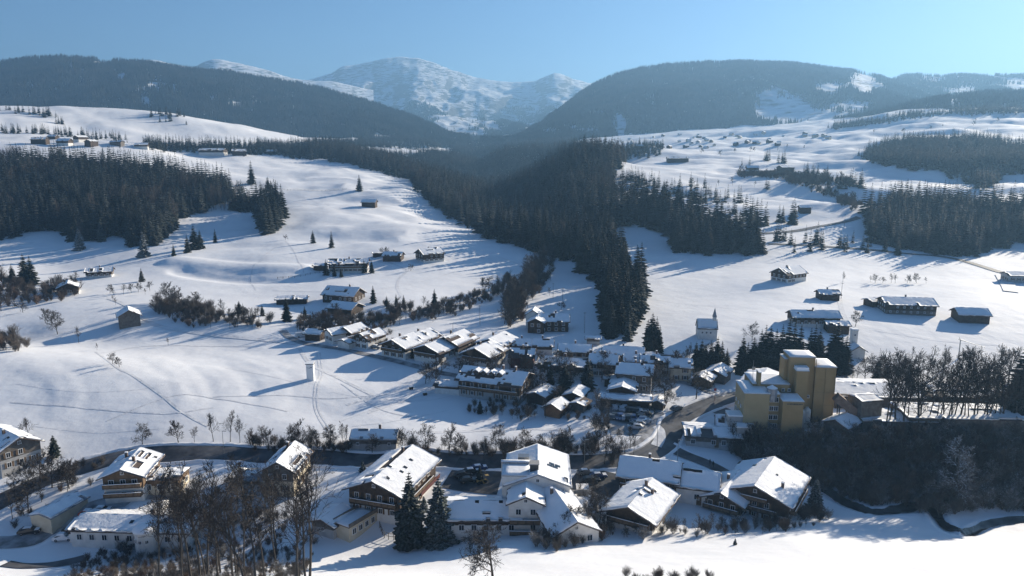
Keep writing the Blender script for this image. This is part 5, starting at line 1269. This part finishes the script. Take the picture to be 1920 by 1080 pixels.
# the yellow wheel loader by the guesthouse
t = thing('wheel_loader', 'yellow wheel loader behind the low guesthouse wing', 'loader', place(904, 906), R(25))
t.scale = (.62, .62, .62)
MB().box((-1.2, 0, 1.2), (2.4, 1.5, 1.1)).box((.9, 0, 1.0), (1.6, .9, .6)).build('body', M['yellow_paint'], t)
MB().box((-.4, 0, 2.3), (1.2, 1.3, 1.2)).build('cab', M['glass'], t)
MB().box((-.4, 0, 2.98), (1.4, 1.5, .16)).build('cab_roof', M['yellow_paint'], t)
for s in (-.5, .5): MB().tube((.6, s, 1.4), (2.6, s, .7), .12, .12, 5).build('arm', M['yellow_paint'], t)
MB().extrude_x([(-.0, .1), (.9, .1), (.9, .25), (.2, .9), (0, .9)], -1.2, 1.2).build('bucket', M['yellow_paint'], t).rotation_euler = (0, 0, -PI / 2)
t.children[-1].location = (2.5, 0, 0)
for x in (-1.6, 1.1):
    for y in (-.9, .9): MB().tube((x, y - .2, .65), (x, y + .2, .65), .65, .65, 12, cap=True).build('wheel', M['rubber'], t)
# poles, lamps and small things
def pole(px, py, h, label, cat='pole', arm=0, name='utility_pole', r=.1):
    t = thing(name, label, cat, place(px, py), rnd.uniform(-.3, .3))
    MB().tube((0, 0, -1), (0, 0, h), r, r * .7, 6).build('post', M['wood_grey'], t)
    if arm: MB().box((0, 0, h - .4), (arm, .12, .12)).build('crossarm', M['wood_grey'], t)
    return t
for i, (px, py, h, lab) in enumerate([(1037, 560, 8, 'pole on the forest meadow nearest the forest strip'), (1055, 570, 8, 'pole on the forest meadow by the fruit tree'), (1096, 625, 9, 'pole beside the blue shed at the forest foot'), (900, 610, 9, 'pole standing alone above the stepped chalet'), (812, 604, 6, 'short pole on the white slope under the hedge'),
                                      (1583, 425, 10, 'pole on the road bend under the terrace'), (1832, 455, 10, 'pole before the right foot wood'), (1622, 380, 12, 'mast at the end of the stubbly slope'), (1577, 560, 8, 'pole by the farm track junction')]):
    pole(px, py, h, lab, arm=1.4)
for (px, py, lab) in [(908, 862, 'lamp post on the main road behind the guesthouse'), (1096, 868, 'lamp post where the main road passes the guesthouse corner'), (1270, 868, 'lamp post at the side road junction'), (1232, 838, 'lamp post on the inside of the road curve'), (420, 852, 'lamp post on the main road above the bare wood')]:
    t = thing('street_lamp', lab, 'street lamp', place(px, py), 0)
    MB().tube((0, 0, -.5), (0, 0, 6.5), .09, .06, 6).build('post', M['metal'], t)
    MB().box((.5, 0, 6.55), (1.1, .22, .12)).build('lamp_head', M['metal'], t)
ap = place(850, 660); t = thing('aerial', 'tall rooftop aerial with one crossbar above the dark chalet', 'aerial', (ap.x, ap.y, ap.z + 5), 0)
MB().tube((0, 0, 0), (0, 0, 6.2), .07, .05, 5).build('mast', M['dark_metal'], t); MB().box((0, 0, 6.1), (2.6, .08, .08)).build('crossbar', M['dark_metal'], t)
for px, py, lab in [(771, 730, 'snow-topped bale nearer the white tower'), (797, 741, 'snow-capped feed rack left of the open garage'), (783, 629, 'dark stump left of its twin on the white slope'), (789, 627, 'dark stump right of its twin on the white slope')]:
    p = place(px, py); t = thing('feed_rack' if px == 797 else 'bale', lab, 'bale', p, .4)
    MB().box((0, 0, .4), (1.2, .9, 1.0)).build('body', M['wood'], t); MB().box((0, 0, 1.0), (1.3, 1.0, .2)).build('snow_cover', M['roof_snow'], t)
# crane on the far bank
t = thing('crane', 'slim yard crane with a long sloping jib behind the tall bare trees', 'crane', place_deep(1797, 672, 230), R(-8))
MB().tube((0, 0, -1), (0, 0, 7.2), .22, .18, 4).tube((.0, 0, 7.2), (-.6, 0, 8.3), .1, .1, 4).build('mast', M['metal'], t)
MB().tube((-.8, 0, 7.6), (9, 0, 4.6), .16, .1, 4).build('jib', M['metal'], t)
# signs and bins near the road
p = place(1340, 752)
t = thing('roadside_mast', 'thin red striped mast by the mill entrance', 'mast', p, 0)
MB().tube((0, 0, -.5), (0, 0, 4), .07, .07, 5).build('post', M['car_red'], t); MB().box((0, 0, 3.8), (.8, .1, .8)).build('panel', M['car_red'], t)
# two walkers beside the side road
def person(px, py, h, rz, label, coat, bend=0):
    t = thing('person', label, 'person', place(px, py), rz)
    J = [(0, 0, .93), (0, .01, 1.15), (0, .02, 1.38), (0, .03, 1.50), (0, .05, 1.66), (.19, 0, 1.40), (.25, .06, 1.12), (.22, .18, .92), (-.19, 0, 1.40), (-.25, -.02, 1.12), (-.24, .05, .88), (.10, .0, .88), (.12, .12, .50), (.12, .02, .08), (.12, .16, .04), (-.10, 0, .88), (-.12, -.06, .50), (-.12, -.26, .10), (-.12, -.12, .04)]
    E = [(0, 1), (1, 2), (2, 3), (3, 4), (2, 5), (5, 6), (6, 7), (2, 8), (8, 9), (9, 10), (0, 11), (11, 12), (12, 13), (13, 14), (0, 15), (15, 16), (16, 17), (17, 18)]
    r = [.16, .17, .17, .065, .105, .09, .065, .05, .09, .065, .05, .12, .085, .06, .055, .12, .085, .06, .055]
    me = bpy.data.meshes.new('body'); me.from_pydata(J, E, [])
    me.materials.append(coat)
    o = link('body', me, t)
    sk = o.modifiers.new('skin', 'SKIN'); o.modifiers.new('smooth', 'SUBSURF').levels = 1
    for i, v in enumerate(me.skin_vertices[0].data): v.radius = (r[i], r[i]); v.use_root = i == 0
    MB().tube((0, .05, 1.66), (0, .04, 1.79), .115, .05, 8, cap=True).build('hat', M['dark_metal'], t)
    t.scale = (h / 1.78,) * 3
    return t
person(1331, 872, 1.7, R(40), 'person in a dark coat walking first along the side road', M['car_black'])
person(1337, 876, 1.75, R(30), 'person in black walking behind the other on the side road', M['rubber'])
# fences: post and rail
def fence(line, label, h=1.1, sp=2.4, m='wood_grey', rails=2):
    C = catmull([(place(*p_).x, place(*p_).y) for p_ in line], .3)
    d = np.r_[0, np.cumsum(np.linalg.norm(np.diff(C, axis=0), axis=1))]
    n = max(2, int(d[-1] / sp)); s = np.linspace(0, d[-1], n + 1)
    P = [(np.interp(k, d, C[:, 0]), np.interp(k, d, C[:, 1])) for k in s]
    P = [Vector((x, y, float(ground_z(x, y)))) for x, y in P]
    t = thing('fence', label, 'fence', P[0])
    pm = MB().box((0, 0, h / 2 - .3), (.14, .14, h + .6)).mesh('post', M[m])
    for p_ in P: link('post', pm, t, p_ - P[0])
    for a, b in zip(P[:-1], P[1:]):
        for k in range(rails):
            z = h * (.92 - .42 * k)
            MB().tube(a - P[0] + Vector((0, 0, z)), b - P[0] + Vector((0, 0, z)), .06, .06, 4).build('rail', M[m], t)
    return t
fence([(830, 1012), (870, 1016), (920, 1022)], 'thin post fence on the snow before the low guesthouse wing')
fence([(712, 990), (722, 1010), (748, 1014)], 'slatted garden fence left of the two tall spruces', 1.6, 1.2)
fence([(600, 512), (560, 520), (520, 524)], 'field fence left of the spruce farmstead', 1.2, 3)
fence([(520, 355), (580, 358), (650, 355)], 'dark hedge-like fence across the high snowfield', 1.4, 4, 'wood', 3)
# ---------------------------------------------------------------- single spruces
for px, py, h, lab, sn in [
    (770, 1024, 17.5, 'tall dark spruce left of its twin before the timber farmhouse', 0), (824, 1018, 15.5, 'tall snowy spruce right of its twin beside the low guesthouse wing', 1),
    (103, 857, 6.2, 'young spruce beside the brown farmhouse at the left edge', 0), (1527, 962, 9.4, 'snow-laden spruce right of the apartment chalet', 1), (1487, 915, 7.0, 'smaller snowy spruce behind the apartment chalet', 1),
    (1059, 742, 11.5, 'dark village spruce left of the pair by the long pale roof', 0), (1101, 730, 11.5, 'dark village spruce right of the pair by the long pale roof', 0), (1032, 722, 8, 'slim village spruce left of the dark pair', 0),
    (774, 672, 4.6, 'small columnar spruce in front of the long lit chalet', 0), (900, 775, 4.6, 'small dark conifer below the dormer inn', 0),
    (700, 568, 8.6, 'cone-shaped spruce right of the big hatch-roof farmhouse', 0), (815, 578, 9.5, 'lone spruce over the diagonal hedge', 0), (725, 574, 5.2, 'small spruce left of three by the curved track', 0), (743, 576, 6.6, 'middle spruce of three by the curved track', 0), (757, 576, 6, 'right spruce of three by the curved track', 0),
    (587, 456, 9, 'solitary spruce left of two on the high meadow', 0), (622, 465, 11.5, 'solitary spruce right of two on the high meadow', 0), (674, 358, 17, 'lone tall spruce on the crest of the snow hill', 0),
    (538, 602, 11, 'spruce beside the long cattle shed', 0), (572, 598, 6, 'small spruce among the brush by the cattle shed', 0), (449, 588, 6, 'spruce poking out of the brown hedge left end', 0), (492, 592, 5, 'spruce poking out of the brown hedge right end', 0),
    (612, 516, 9.5, 'left spruce of the cluster at the long farmstead', 0), (627, 518, 7.5, 'inner spruce of the cluster at the long farmstead', 0), (683, 512, 8.5, 'rounded spruce right of the long farmstead windows', 0), (697, 512, 8, 'outermost spruce at the right end of the long farmstead', 0), (640, 520, 6, 'low spruce in front of the long farmstead', 0),
    (266, 528, 7.8, 'dark broad spruce right of the broken-roof farmhouse', 0), (365, 468, 17, 'tall spruce on the stone wall of the hill farm', 0), (352, 474, 12, 'spruce left of the tall one on the stone wall', 0), (376, 466, 13, 'spruce right of the tall one on the stone wall', 0), (404, 455, 10, 'slim spruce on the wall path towards the wood', 0), (326, 480, 8, 'small spruce at the lower end of the stone wall', 0),
    (48, 532, 17, 'left tall spruce of the pair at the left edge brush', 0), (60, 534, 16, 'right tall spruce of the pair at the left edge brush', 0), (24, 528, 10, 'small spruce beside the left edge brush pair', 0), (270, 482, 17, 'big spruce standing out before the dark left wood', 1), (150, 468, 15, 'snowy spruce before the dark left wood', 1), (190, 452, 14, 'frosted spruce under the dark left wood', 1),
    (472, 345, 26, 'tallest spruce at the right top of the dark left wood', 0), (503, 358, 15, 'spruce right of the tallest one above the left wood', 0), (510, 365, 13, 'outer spruce beside the open high snowfield', 0),
    (1905, 800, 24, 'very tall dark spruce at the right edge on the bank', 0), (1935, 800, 22, 'tall dark spruce cut by the right edge', 0), (1700, 735, 10, 'dark spruce among the tall bare trees left end', 0), (1645, 718, 10, 'dark spruce behind the sawmill hall', 0), (1660, 722, 9, 'second dark spruce behind the sawmill hall', 0),
    (900, 905, 4.8, 'bushy spruce on the guesthouse forecourt', 0), (680, 885, 3.2, 'snowy low spruce by the driveway of the timber farmhouse', 1), (795, 955, 3.4, 'small spruce under the timber farmhouse gable', 1), (1168, 900, 5.5, 'dark spruce left of the joined blue-roof houses', 0), (215, 1015, 4.2, 'low dark spruce before the bungalow wall', 1), (1378, 1022, 1.5, 'tiny snow-dusted spruce alone on the near slope', 1)]:
    put_spruce(place(px, py), h, lab, None, bool(sn), wide=1.25 if h < 6.5 else 1.2 if h > 15 and py > 1000 else 1.05)
# rows behind the mill and the village
for px, py, h in [(1304, 694, 9), (1314, 700, 10.5), (1322, 692, 8), (1332, 698, 9), (1343, 700, 11.5), (1352, 698, 10), (1362, 694, 7)]:
    put_spruce(place(px, py), h * 1.2, 'spruce of the group below the white chapel', 'spruces below the white chapel')
for px, py, h in [(1391, 700, 11), (1400, 702, 9.5), (1411, 702, 11), (1424, 700, 13), (1432, 698, 14), (1441, 700, 14), (1452, 699, 13), (1463, 697, 14), (1475, 697, 15.5), (1485, 696, 15), (1497, 697, 14), (1516, 697, 13), (1524, 697, 14), (1533, 697, 12.5), (1558, 700, 13.5), (1566, 700, 15), (1574, 702, 12), (1583, 700, 11)]:
    put_spruce(place_deep(px, py, 200), h * 1.3, 'dark spruce of the row behind the yellow mill', 'spruce row behind the mill')
for px, py, h in [(1214, 655, 12), (1222, 658, 15), (1230, 660, 14), (1236, 662, 11)]:
    put_spruce(place(px, py), h, 'spruce of the four at the lower end of the forest strip', 'spruces at the end of the forest strip')
# ---------------------------------------------------------------- leafless trees
for px, py, h, kd, lab in [
    (108, 627, 10, 'broad', 'dark round bare tree tallest of the meadow group'), (85, 606, 7, 'broad', 'bare tree left of the tallest meadow tree'), (98, 612, 8, 'broad', 'bare tree just behind the tallest meadow tree'), (148, 643, 7.6, 'tall', 'slim bare tree right of the meadow group'), (43, 586, 6, 'fruit', 'small bare tree on the left meadow slope'),
    (211, 683, 4.6, 'broad', 'bare sapling left of two on the trodden path'), (224, 689, 4.0, 'broad', 'bare sapling right of two on the trodden path'), (182, 657, 3, 'tall', 'thin sapling above the path saplings'), (316, 648, 3.4, 'tall', 'pale sapling on the meadow rim'),
    (267, 836, 6.8, 'broad', 'round bare tree behind the wooden chalet'), (335, 832, 7.2, 'broad', 'bare tree second from the chalet along the road'), (365, 832, 5.2, 'tall', 'narrow bare tree by the road'), (400, 828, 9, 'tall', 'tall curved bare tree on the road bank'), (432, 828, 9, 'tall', 'tall straight bare tree on the road bank'), (450, 830, 8, 'tall', 'tall bare tree right end of the road bank three'),
    (559, 826, 6.4, 'broad', 'bare tree rising over the road hedge'), (55, 822, 6.5, 'tall', 'thin bare tree behind the left edge farmhouse'), (43, 820, 5, 'tall', 'thin twin bare tree behind the left edge farmhouse'),
    (755, 845, 7.2, 'tall', 'bare tree right of the low grey house'), (797, 850, 8.6, 'broad', 'full round bare tree by the main road'), (775, 848, 6.8, 'tall', 'slim bare tree left of the full round one'), (842, 850, 8.2, 'broad', 'bare tree between the round one and the guesthouse'), (935, 826, 5.4, 'broad', 'small round bare tree on the snow behind the guesthouse'),
    (798, 720, 8.4, 'broad', 'bare tree left of two before the garage'), (817, 723, 10.5, 'broad', 'spreading bare tree by the open garage'), (860, 704, 7, 'broad', 'bare tree under the dark gabled chalet'), (828, 700, 7, 'broad', 'bare tree beneath the wide dark gable'), (880, 700, 6, 'fruit', 'low bare tree near the stepped chalet'),
    (1305, 748, 11, 'broad', 'broad bare tree on the white lawn by the road'), (1246, 766, 10, 'broad', 'bare tree by the car park hut'), (1222, 745, 10, 'broad', 'bare tree before the grey gable house'), (1020, 742, 8, 'broad', 'bare tree right of the dormer inn'), (1000, 740, 8, 'broad', 'bare tree touching the dormer inn gable'), (1046, 760, 7, 'broad', 'bare tree behind the orange cabin'),
    (925, 1092, 9.5, 'fruit', 'gnarled fruit tree on the near slope at the bottom edge'), (884, 1030, 4.5, 'fruit', 'bare garden tree before the low guesthouse wing'), (580, 1095, 25, 'near', 'big forked bare tree with a thick trunk at the bottom edge'),
    (1790, 945, 19, 'frost', 'frosted bare larch standing out on the dark bank'), (1604, 612, 7.5, 'broad', 'round bare tree by the track of the blue farmhouse'), (1580, 530, 6.5, 'tall', 'slim bare tree above the farm track'), (1410, 640, 8, 'broad', 'large round bare tree behind the mill spruces'),
    (770, 508, 4.5, 'fruit', 'small fruit tree at the top of the curved track'), (905, 548, 8.4, 'broad', 'bare tree left of two in the diagonal hedge'), (916, 546, 8.6, 'broad', 'bare tree right of two in the diagonal hedge'), (795, 578, 6, 'tall', 'slim bare tree beside the lone hedge spruce'), (536, 450, 4, 'fruit', 'small bare tree at the corner of the high wall path'),
    (1052, 582, 4.5, 'fruit', 'small fruit tree on the forest meadow'), (1030, 555, 5, 'tall', 'thin bare tree on the forest meadow'), (720, 482, 7, 'fruit', 'bare tree behind the small blue roofed house')]:
    put_bare(place(px, py), h, kd, lab)
q = random.Random(77)
def row_trees(n, line, hs, kd, label, group, jit=(3, 2), deep=0):
    P = np.array(line, float); d = np.r_[0, np.cumsum(np.linalg.norm(np.diff(P, axis=0), axis=1))]
    for k in range(n):
        s = d[-1] * (k + q.uniform(.2, .8)) / n
        px, py = np.interp(s, d, P[:, 0]) + q.gauss(0, jit[0]), np.interp(s, d, P[:, 1]) + q.gauss(0, jit[1])
        p = place(px, py) if not deep else place_deep(px, py, deep)
        put_bare(p, q.uniform(*hs), q.choice(kd), label, group, q)
WOODY = {k: bare_proto(k) for k in ('tall', 'broad', 'wood')}
_wl = [(proto(me), top) for k in ('tall', 'broad', 'wood') for me, top in WOODY[k]]
def row_wood(n, line, hs, kd, label, group, jit=(3, 2), deep=0):
    P = np.array(line, float); d = np.r_[0, np.cumsum(np.linalg.norm(np.diff(P, axis=0), axis=1))]
    pts, sc, var = [], [], []
    for k in range(n):
        s = d[-1] * (k + q.uniform(.2, .8)) / n
        p = place(np.interp(s, d, P[:, 0]) + q.gauss(0, jit[0]), np.interp(s, d, P[:, 1]) + q.gauss(0, jit[1]))
        v = ('tall', 'broad', 'wood').index(q.choice(kd)) * 2 + q.randint(0, 1)
        pts.append(tuple(p)); var.append(v); sc.append(q.uniform(*hs) / _wl[v][1])
    gn_scatter('bare_wood', pts, sc, var, [w[0] for w in _wl], group)
def row_bush(n, line, hs, label, group, jit=(4, 3), red=.2, wide=1.0, deep=0):
    P = np.array(line, float); d = np.r_[0, np.cumsum(np.linalg.norm(np.diff(P, axis=0), axis=1))]
    for k in range(n):
        s = d[-1] * (k + q.uniform(.1, .9)) / n
        px, py = np.interp(s, d, P[:, 0]) + q.gauss(0, jit[0]), np.interp(s, d, P[:, 1]) + q.gauss(0, jit[1])
        p = place(px, py) if not deep else place_deep(px, py, deep)
        put_bush(p, q.uniform(*hs), label, group, q.random() < red, q, wide * q.uniform(.8, 1.25))
row_trees(30, [(1655, 812), (1720, 812), (1800, 812), (1900, 812)], (19, 25), ['slim', 'slim', 'tall'], 'tall slender bare tree in the row on the bank top', 'tall bare trees on the bank top', (6, 2))
row_trees(26, [(1600, 735), (1700, 715), (1800, 710), (1920, 712)], (9, 14), ['slim', 'tall', 'broad', 'slim'], 'bare tree in the belt behind the storage halls', 'bare trees behind the storage halls', (8, 5))
row_trees(21, [(335, 1095), (400, 1100), (470, 1090), (540, 1105)], (18, 24), ['near', 'slim'], 'leafless tree of the dense near wood at the bottom left', 'near wood at the bottom left', (26, 20))
row_trees(10, [(300, 1000), (345, 1010), (400, 985), (460, 960), (500, 940)], (8, 14), ['wood', 'broad', 'tall'], 'leafless tree between the bungalow and the tall brown house', 'bare trees around the bungalow', (16, 14))
row_trees(16, [(20, 985), (60, 950), (110, 925), (150, 905), (60, 905), (20, 930)], (5, 9), ['broad', 'tall'], 'bare tree on the strip between the road and the garage', 'bare trees along the left road', (12, 8))
row_wood(26, [(955, 615), (965, 570), (985, 535), (1010, 505), (1030, 490)], (9, 14), ['tall', 'wood', 'broad'], 'brown bare tree of the belt climbing to the gorge wood', 'brown tree belt up to the gorge wood', (8, 5))
row_wood(16, [(300, 575), (330, 590), (380, 596), (440, 600), (500, 606)], (4, 7), ['broad', 'tall'], 'bare tree of the thick brown hedge on the left meadow', 'brown hedge on the left meadow', (8, 5))
row_wood(10, [(180, 545), (230, 555), (250, 540), (290, 548), (200, 570)], (3.5, 6), ['broad', 'tall'], 'bare tree around the left meadow lane', 'trees around the left meadow lane', (10, 6))
row_trees(16, [(1130, 770), (1135, 800), (1120, 850), (1145, 870), (1185, 850)], (6, 9), ['broad', 'tall', 'wood'], 'bare tree between the car park and the guesthouse yard', 'bare trees beside the car park', (9, 7))
row_trees(12, [(1100, 940), (1120, 960), (1125, 985), (1060, 1010)], (6, 9), ['broad', 'wood'], 'bare tree right of the guesthouse terrace', 'bare trees beside the guesthouse terrace', (10, 9))
row_trees(10, [(1205, 655), (1250, 668), (1290, 690), (1260, 690), (1380, 690)], (5, 9), ['broad', 'tall'], 'bare tree along the back of the village', 'bare trees at the village back', (10, 5))
row_trees(9, [(1625, 528), (1660, 532), (1700, 532), (1740, 532)], (3.5, 6), ['broad', 'tall'], 'small bare tree in the field row on the right snowfield', 'field row of small bare trees', (4, 1))
row_trees(8, [(1480, 745), (1560, 740), (1600, 742)], (6, 10), ['broad', 'tall'], 'bare tree behind the mill towers', 'bare trees behind the mill', (10, 4), 225)
row_trees(10, [(640, 825), (720, 850), (880, 846), (980, 842), (1080, 842)], (4, 7), ['tall', 'broad'], 'bare tree of the hedge line on the main road', 'trees in the main road hedge', (16, 3))
row_bush(18, [(700, 652), (730, 645), (680, 628), (720, 630)], (1.5, 2.8), 'bare shrub behind the chalet row', 'shrubs behind the chalet row', (10, 5))
row_bush(30, [(880, 770), (960, 760), (1020, 765), (1060, 775), (1110, 770)], (1.6, 3), 'bare shrub on the slope under the dormer inn', 'shrubs under the dormer inn', (16, 7))
row_bush(14, [(1010, 1020), (1050, 1025), (1090, 1015), (1130, 1005)], (2.0, 3.4), 'bare shrub before the guesthouse front wing', 'shrubs before the guesthouse front wing', (8, 6))
row_bush(16, [(1180, 1088), (1240, 1092), (1290, 1088), (1330, 1086)], (1.4, 2.4), 'twiggy shrub poking up at the bottom edge of the snow slope', 'shrubs at the bottom edge', (10, 4))
row_bush(20, [(40, 905), (120, 890), (200, 875), (60, 960), (20, 980)], (1.6, 2.8), 'bare shrub along the left road', 'shrubs along the left road', (10, 8))
row_bush(14, [(1700, 955), (1740, 950), (1800, 960), (1840, 950)], (3.0, 5), 'spreading shrub on the brook below the bank', 'shrubs on the brook', (14, 8), .3, 1.3)
row_trees(14, [(470, 838), (560, 832), (660, 836)], (4, 7), ['tall', 'broad'], 'bare tree of the road hedge left of the low grey house', 'trees in the left road hedge', (8, 3))
row_trees(26, [(880, 705), (960, 715), (1020, 720), (1100, 715), (1160, 715), (1240, 720), (1290, 715)], (5, 8.5), ['broad', 'tall'], 'bare garden tree between the village houses', 'garden trees of the village', (14, 8))
row_trees(24, [(890, 690), (960, 700), (1040, 705), (1120, 715), (1190, 725), (1280, 700)], (6, 10), ['broad', 'wood'], 'bare garden tree between the village houses', 'garden trees of the village', (14, 6))
for ln, n, lab in (([(1400, 328), (1470, 334), (1560, 340)], 9, 'trees along the lane of the plateau farms'), ([(1500, 340), (1550, 358), (1600, 388)], 8, 'hedgerow down the stubbly slope'), ([(1240, 345), (1330, 352), (1420, 350)], 6, 'hedgerow under the sunny plateau field'), ([(1300, 290), (1400, 284), (1520, 282)], 8, 'trees below the far village'), ([(1640, 258), (1760, 240), (1880, 228)], 8, 'trees on the bright top field')):
    row_wood(n, ln, (6, 11), ['broad', 'tall'], 'bare tree among the ' + lab, lab, (9, 2.5))
# ---------------------------------------------------------------- thickets: tangles nobody could count
vb = [proto(b[0]) for b in BUSH] + [proto(b) for b in BUSH_RED] + [proto(b) for b in BUSH_FROST]
THICK = [
    ('undergrowth', 'dark leafless thicket covering the bank below the mill', 1.25, (.5, 1.2), (0, 8), 160, 215, [(1372, 842), (1400, 836), (1480, 832), (1560, 824), (1640, 820), (1760, 818), (1930, 818), (2100, 818), (2100, 968), (1930, 962), (1850, 955), (1780, 948), (1700, 950), (1640, 950), (1580, 935), (1545, 922), (1500, 905), (1440, 885), (1400, 868)]),
    ('undergrowth', 'brown brush along the foot of the near slope', 2.2, (.3, .75), (0, 8), 130, 175, [(985, 1012), (1060, 990), (1130, 990), (1200, 1003), (1300, 985), (1420, 985), (1545, 955), (1565, 985), (1440, 1003), (1300, 1008), (1150, 1014), (1060, 1026), (1000, 1026)]),
    ('undergrowth', 'brown near thicket under the leafless wood', 1.7, (.22, .5), (0, 8), 110, 165, [(140, 1062), (200, 1035), (290, 1022), (380, 1000), (470, 955), (550, 965), (600, 1010), (560, 1125), (110, 1125)]),
    ('hedge', 'thick brown hedge on the left meadow', 2.5, (.5, 1.2), (0, 6), 280, 370, [(285, 572), (330, 566), (400, 582), (480, 600), (515, 607), (515, 619), (440, 618), (350, 612), (300, 600)]),
    ('hedge', 'brown brush below the hatch-roof farmhouse', 2.3, (.4, 1.0), (2, 6), 270, 360, [(560, 600), (690, 596), (745, 588), (750, 606), (690, 626), (620, 632), (555, 626)]),
    ('hedge', 'long diagonal hedge climbing to the gorge', 2.7, (.35, 1.05), (0, 6), 290, 420, [(720, 572), (800, 584), (860, 562), (905, 545), (950, 520), (962, 540), (900, 572), (850, 596), (790, 606), (735, 600)]),
    ('hedge', 'bare hedge beside the main road', 1.45, (.35, .85), (0, 5), 175, 205, [(470, 835), (600, 831), (662, 842), (650, 852), (470, 848)]),
    ('hedge', 'bare hedge beside the main road behind the guesthouse', 1.35, (.35, .9), (0, 5), 175, 205, [(755, 842), (880, 845), (1000, 842), (1130, 836), (1135, 856), (1000, 858), (830, 856), (755, 852)]),
    ('undergrowth', 'dark clump at the left edge of the meadow', 2.8, (.6, 1.3), (0, 5), 260, 310, [(-30, 636), (20, 630), (50, 640), (62, 658), (0, 662), (-30, 662)]),
    ('undergrowth', 'brown brush around the half hidden house', 3.4, (.5, 1.3), (2, 6), 320, 470, [(-30, 510), (20, 525), (60, 545), (110, 528), (150, 540), (160, 556), (110, 566), (60, 572), (-30, 590)]),
    ('undergrowth', 'brush of the brown belt up to the gorge', 3.0, (.6, 1.4), (2, 6), 290, 460, [(945, 606), (955, 560), (985, 515), (1020, 485), (1042, 482), (1030, 515), (1005, 550), (985, 590), (968, 612)]),
    ('undergrowth', 'brush between the car park and the main road', 2.2, (.4, 1.0), (0, 5), 175, 240, [(1125, 770), (1150, 800), (1150, 830), (1180, 850), (1150, 880), (1115, 870), (1112, 810)]),
    ('undergrowth', 'brush on the slope under the dormer inn', 2.6, (.3, .75), (0, 6), 205, 250, [(875, 768), (920, 758), (990, 765), (1030, 782), (1110, 775), (1115, 790), (1000, 790), (900, 780)]),
    ('hedge', 'dark hedgerow down the stubbly slope', 3, (.7, 1.5), (0, 6), 560, 1100, [(1480, 335), (1530, 345), (1575, 365), (1610, 392), (1600, 395), (1560, 374), (1510, 352), (1475, 342)]),
    ('hedge', 'hedgerow in front of the plateau farms', 3, (.7, 1.4), (0, 6), 700, 1200, [(1385, 326), (1480, 328), (1600, 345), (1600, 350), (1480, 336), (1385, 331)]),
]
for nm, lab, st, hs, vr, y0, y1, poly in THICK:
    P = scatter(poly, y0, y1, st)
    P = P[fbm(P[:, 0] / 5, P[:, 1] / 5, 3, 17) > (-.75 if 'bank' in lab else -.22)]
    sc, var = rg.uniform(hs[0], hs[1], len(P)) * rg.choice([.55, .8, 1, 1.15], len(P)), rg.integers(vr[0], vr[1], len(P))
    if 'bank' in lab:
        fr = rg.random(len(P)) < .22; var[fr] = rg.integers(6, 8, int(fr.sum()))
    tr = np.nonzero(rg.random(len(P)) < (.12 if 'thicket' in lab else .22 if 'main road' in lab else .3))[0]      # slim young trees stand among the bushes
    for i in tr:
        v = int(rg.integers(0, 4)); var[i] = 8 + v; sc[i] = sc[i] * rg.uniform(4.5, 8.5) / _wl[v][1]
    gn_scatter(nm, P, sc, var, vb + [w[0] for w in _wl[:4]], lab)
row_wood(26, [(1400, 850), (1500, 850), (1620, 870), (1720, 880), (1840, 870), (1930, 880), (1560, 900), (1660, 915)], (5, 9), ['broad', 'tall'], 'bare tree half sunk in the dark thicket of the bank', 'trees in the bank thicket', (20, 14))
row_wood(30, [(960, 600), (975, 560), (995, 525), (1035, 482)], (9, 14), ['tall', 'wood', 'broad'], 'brown bare tree of the belt climbing to the gorge wood', 'brown tree belt up to the gorge wood', (9, 6))
# ---------------------------------------------------------------- the woods planted: the 300 largest spruces one by one, the rest as masses
vis = np.argsort(-size)
n_single = max(0, 299 - N_SPR[0])
first = vis[:n_single]
for i in first:
    x, y, z, h, w = TREES[i]
    put_spruce((x, y, z), h, 'spruce in the ' + WOOD_LABEL[int(w)] if int(w) < G0 else 'one of the small ' + WOOD_LABEL[int(w)], 'spruces: ' + WOOD_LABEL[int(w)])
rest = np.ones(len(TREES), bool); rest[first] = False
T = TREES[rest]
var = rg.integers(0, 4, len(T))
leafless = (fbm(T[:, 0] / 45, T[:, 1] / 70, 3, 66) + rg.normal(0, .12, len(T)) > np.where(T[:, 4] == 2, .52, .36)) & (T[:, 4] < 3)      # stands of bare beech between the spruces
var[leafless] = 4 + rg.integers(0, 2, int(leafless.sum()))
gn_scatter('spruce_forest', T[:, :3], T[:, 3] / 18 * np.where(leafless, .85, 1), var, P_MID + P_BARE)
# ---------------------------------------------------------------- the air of the valley
zlo = min(float(ZZ.min()), float(AZ.min()), min(float(v[2].min()) for v in MT.values())) - 1
zhi = LAND_TOP + 40
hx, hy0, hy1 = 8200, -460, 12500
hv = [(x, y, z) for x in (-hx, hx) for y in (hy0, hy1) for z in (zlo, zhi)]
hm = bpy.data.meshes.new('haze')
hm.from_pydata(hv, [], [(0, 1, 3, 2), (4, 6, 7, 5), (0, 4, 5, 1), (2, 3, 7, 6), (0, 2, 6, 4), (1, 5, 7, 3)])
hmat = bpy.data.materials.new('haze'); hmat.use_nodes = True
hn = hmat.node_tree
hn.nodes.remove(hn.nodes['Principled BSDF'])
pv = hn.nodes.new('ShaderNodeVolumePrincipled')
pv.inputs['Color'].default_value = (.23, .43, .66, 1)
pv.inputs['Density'].default_value = HAZE
pv.inputs['Anisotropy'].default_value = .36
hn.links.new(pv.outputs[0], hn.nodes['Material Output'].inputs['Volume'])
hm.materials.append(hmat)
haze = bpy.data.objects.new('haze', hm); col.objects.link(haze)
haze['kind'] = 'stuff'
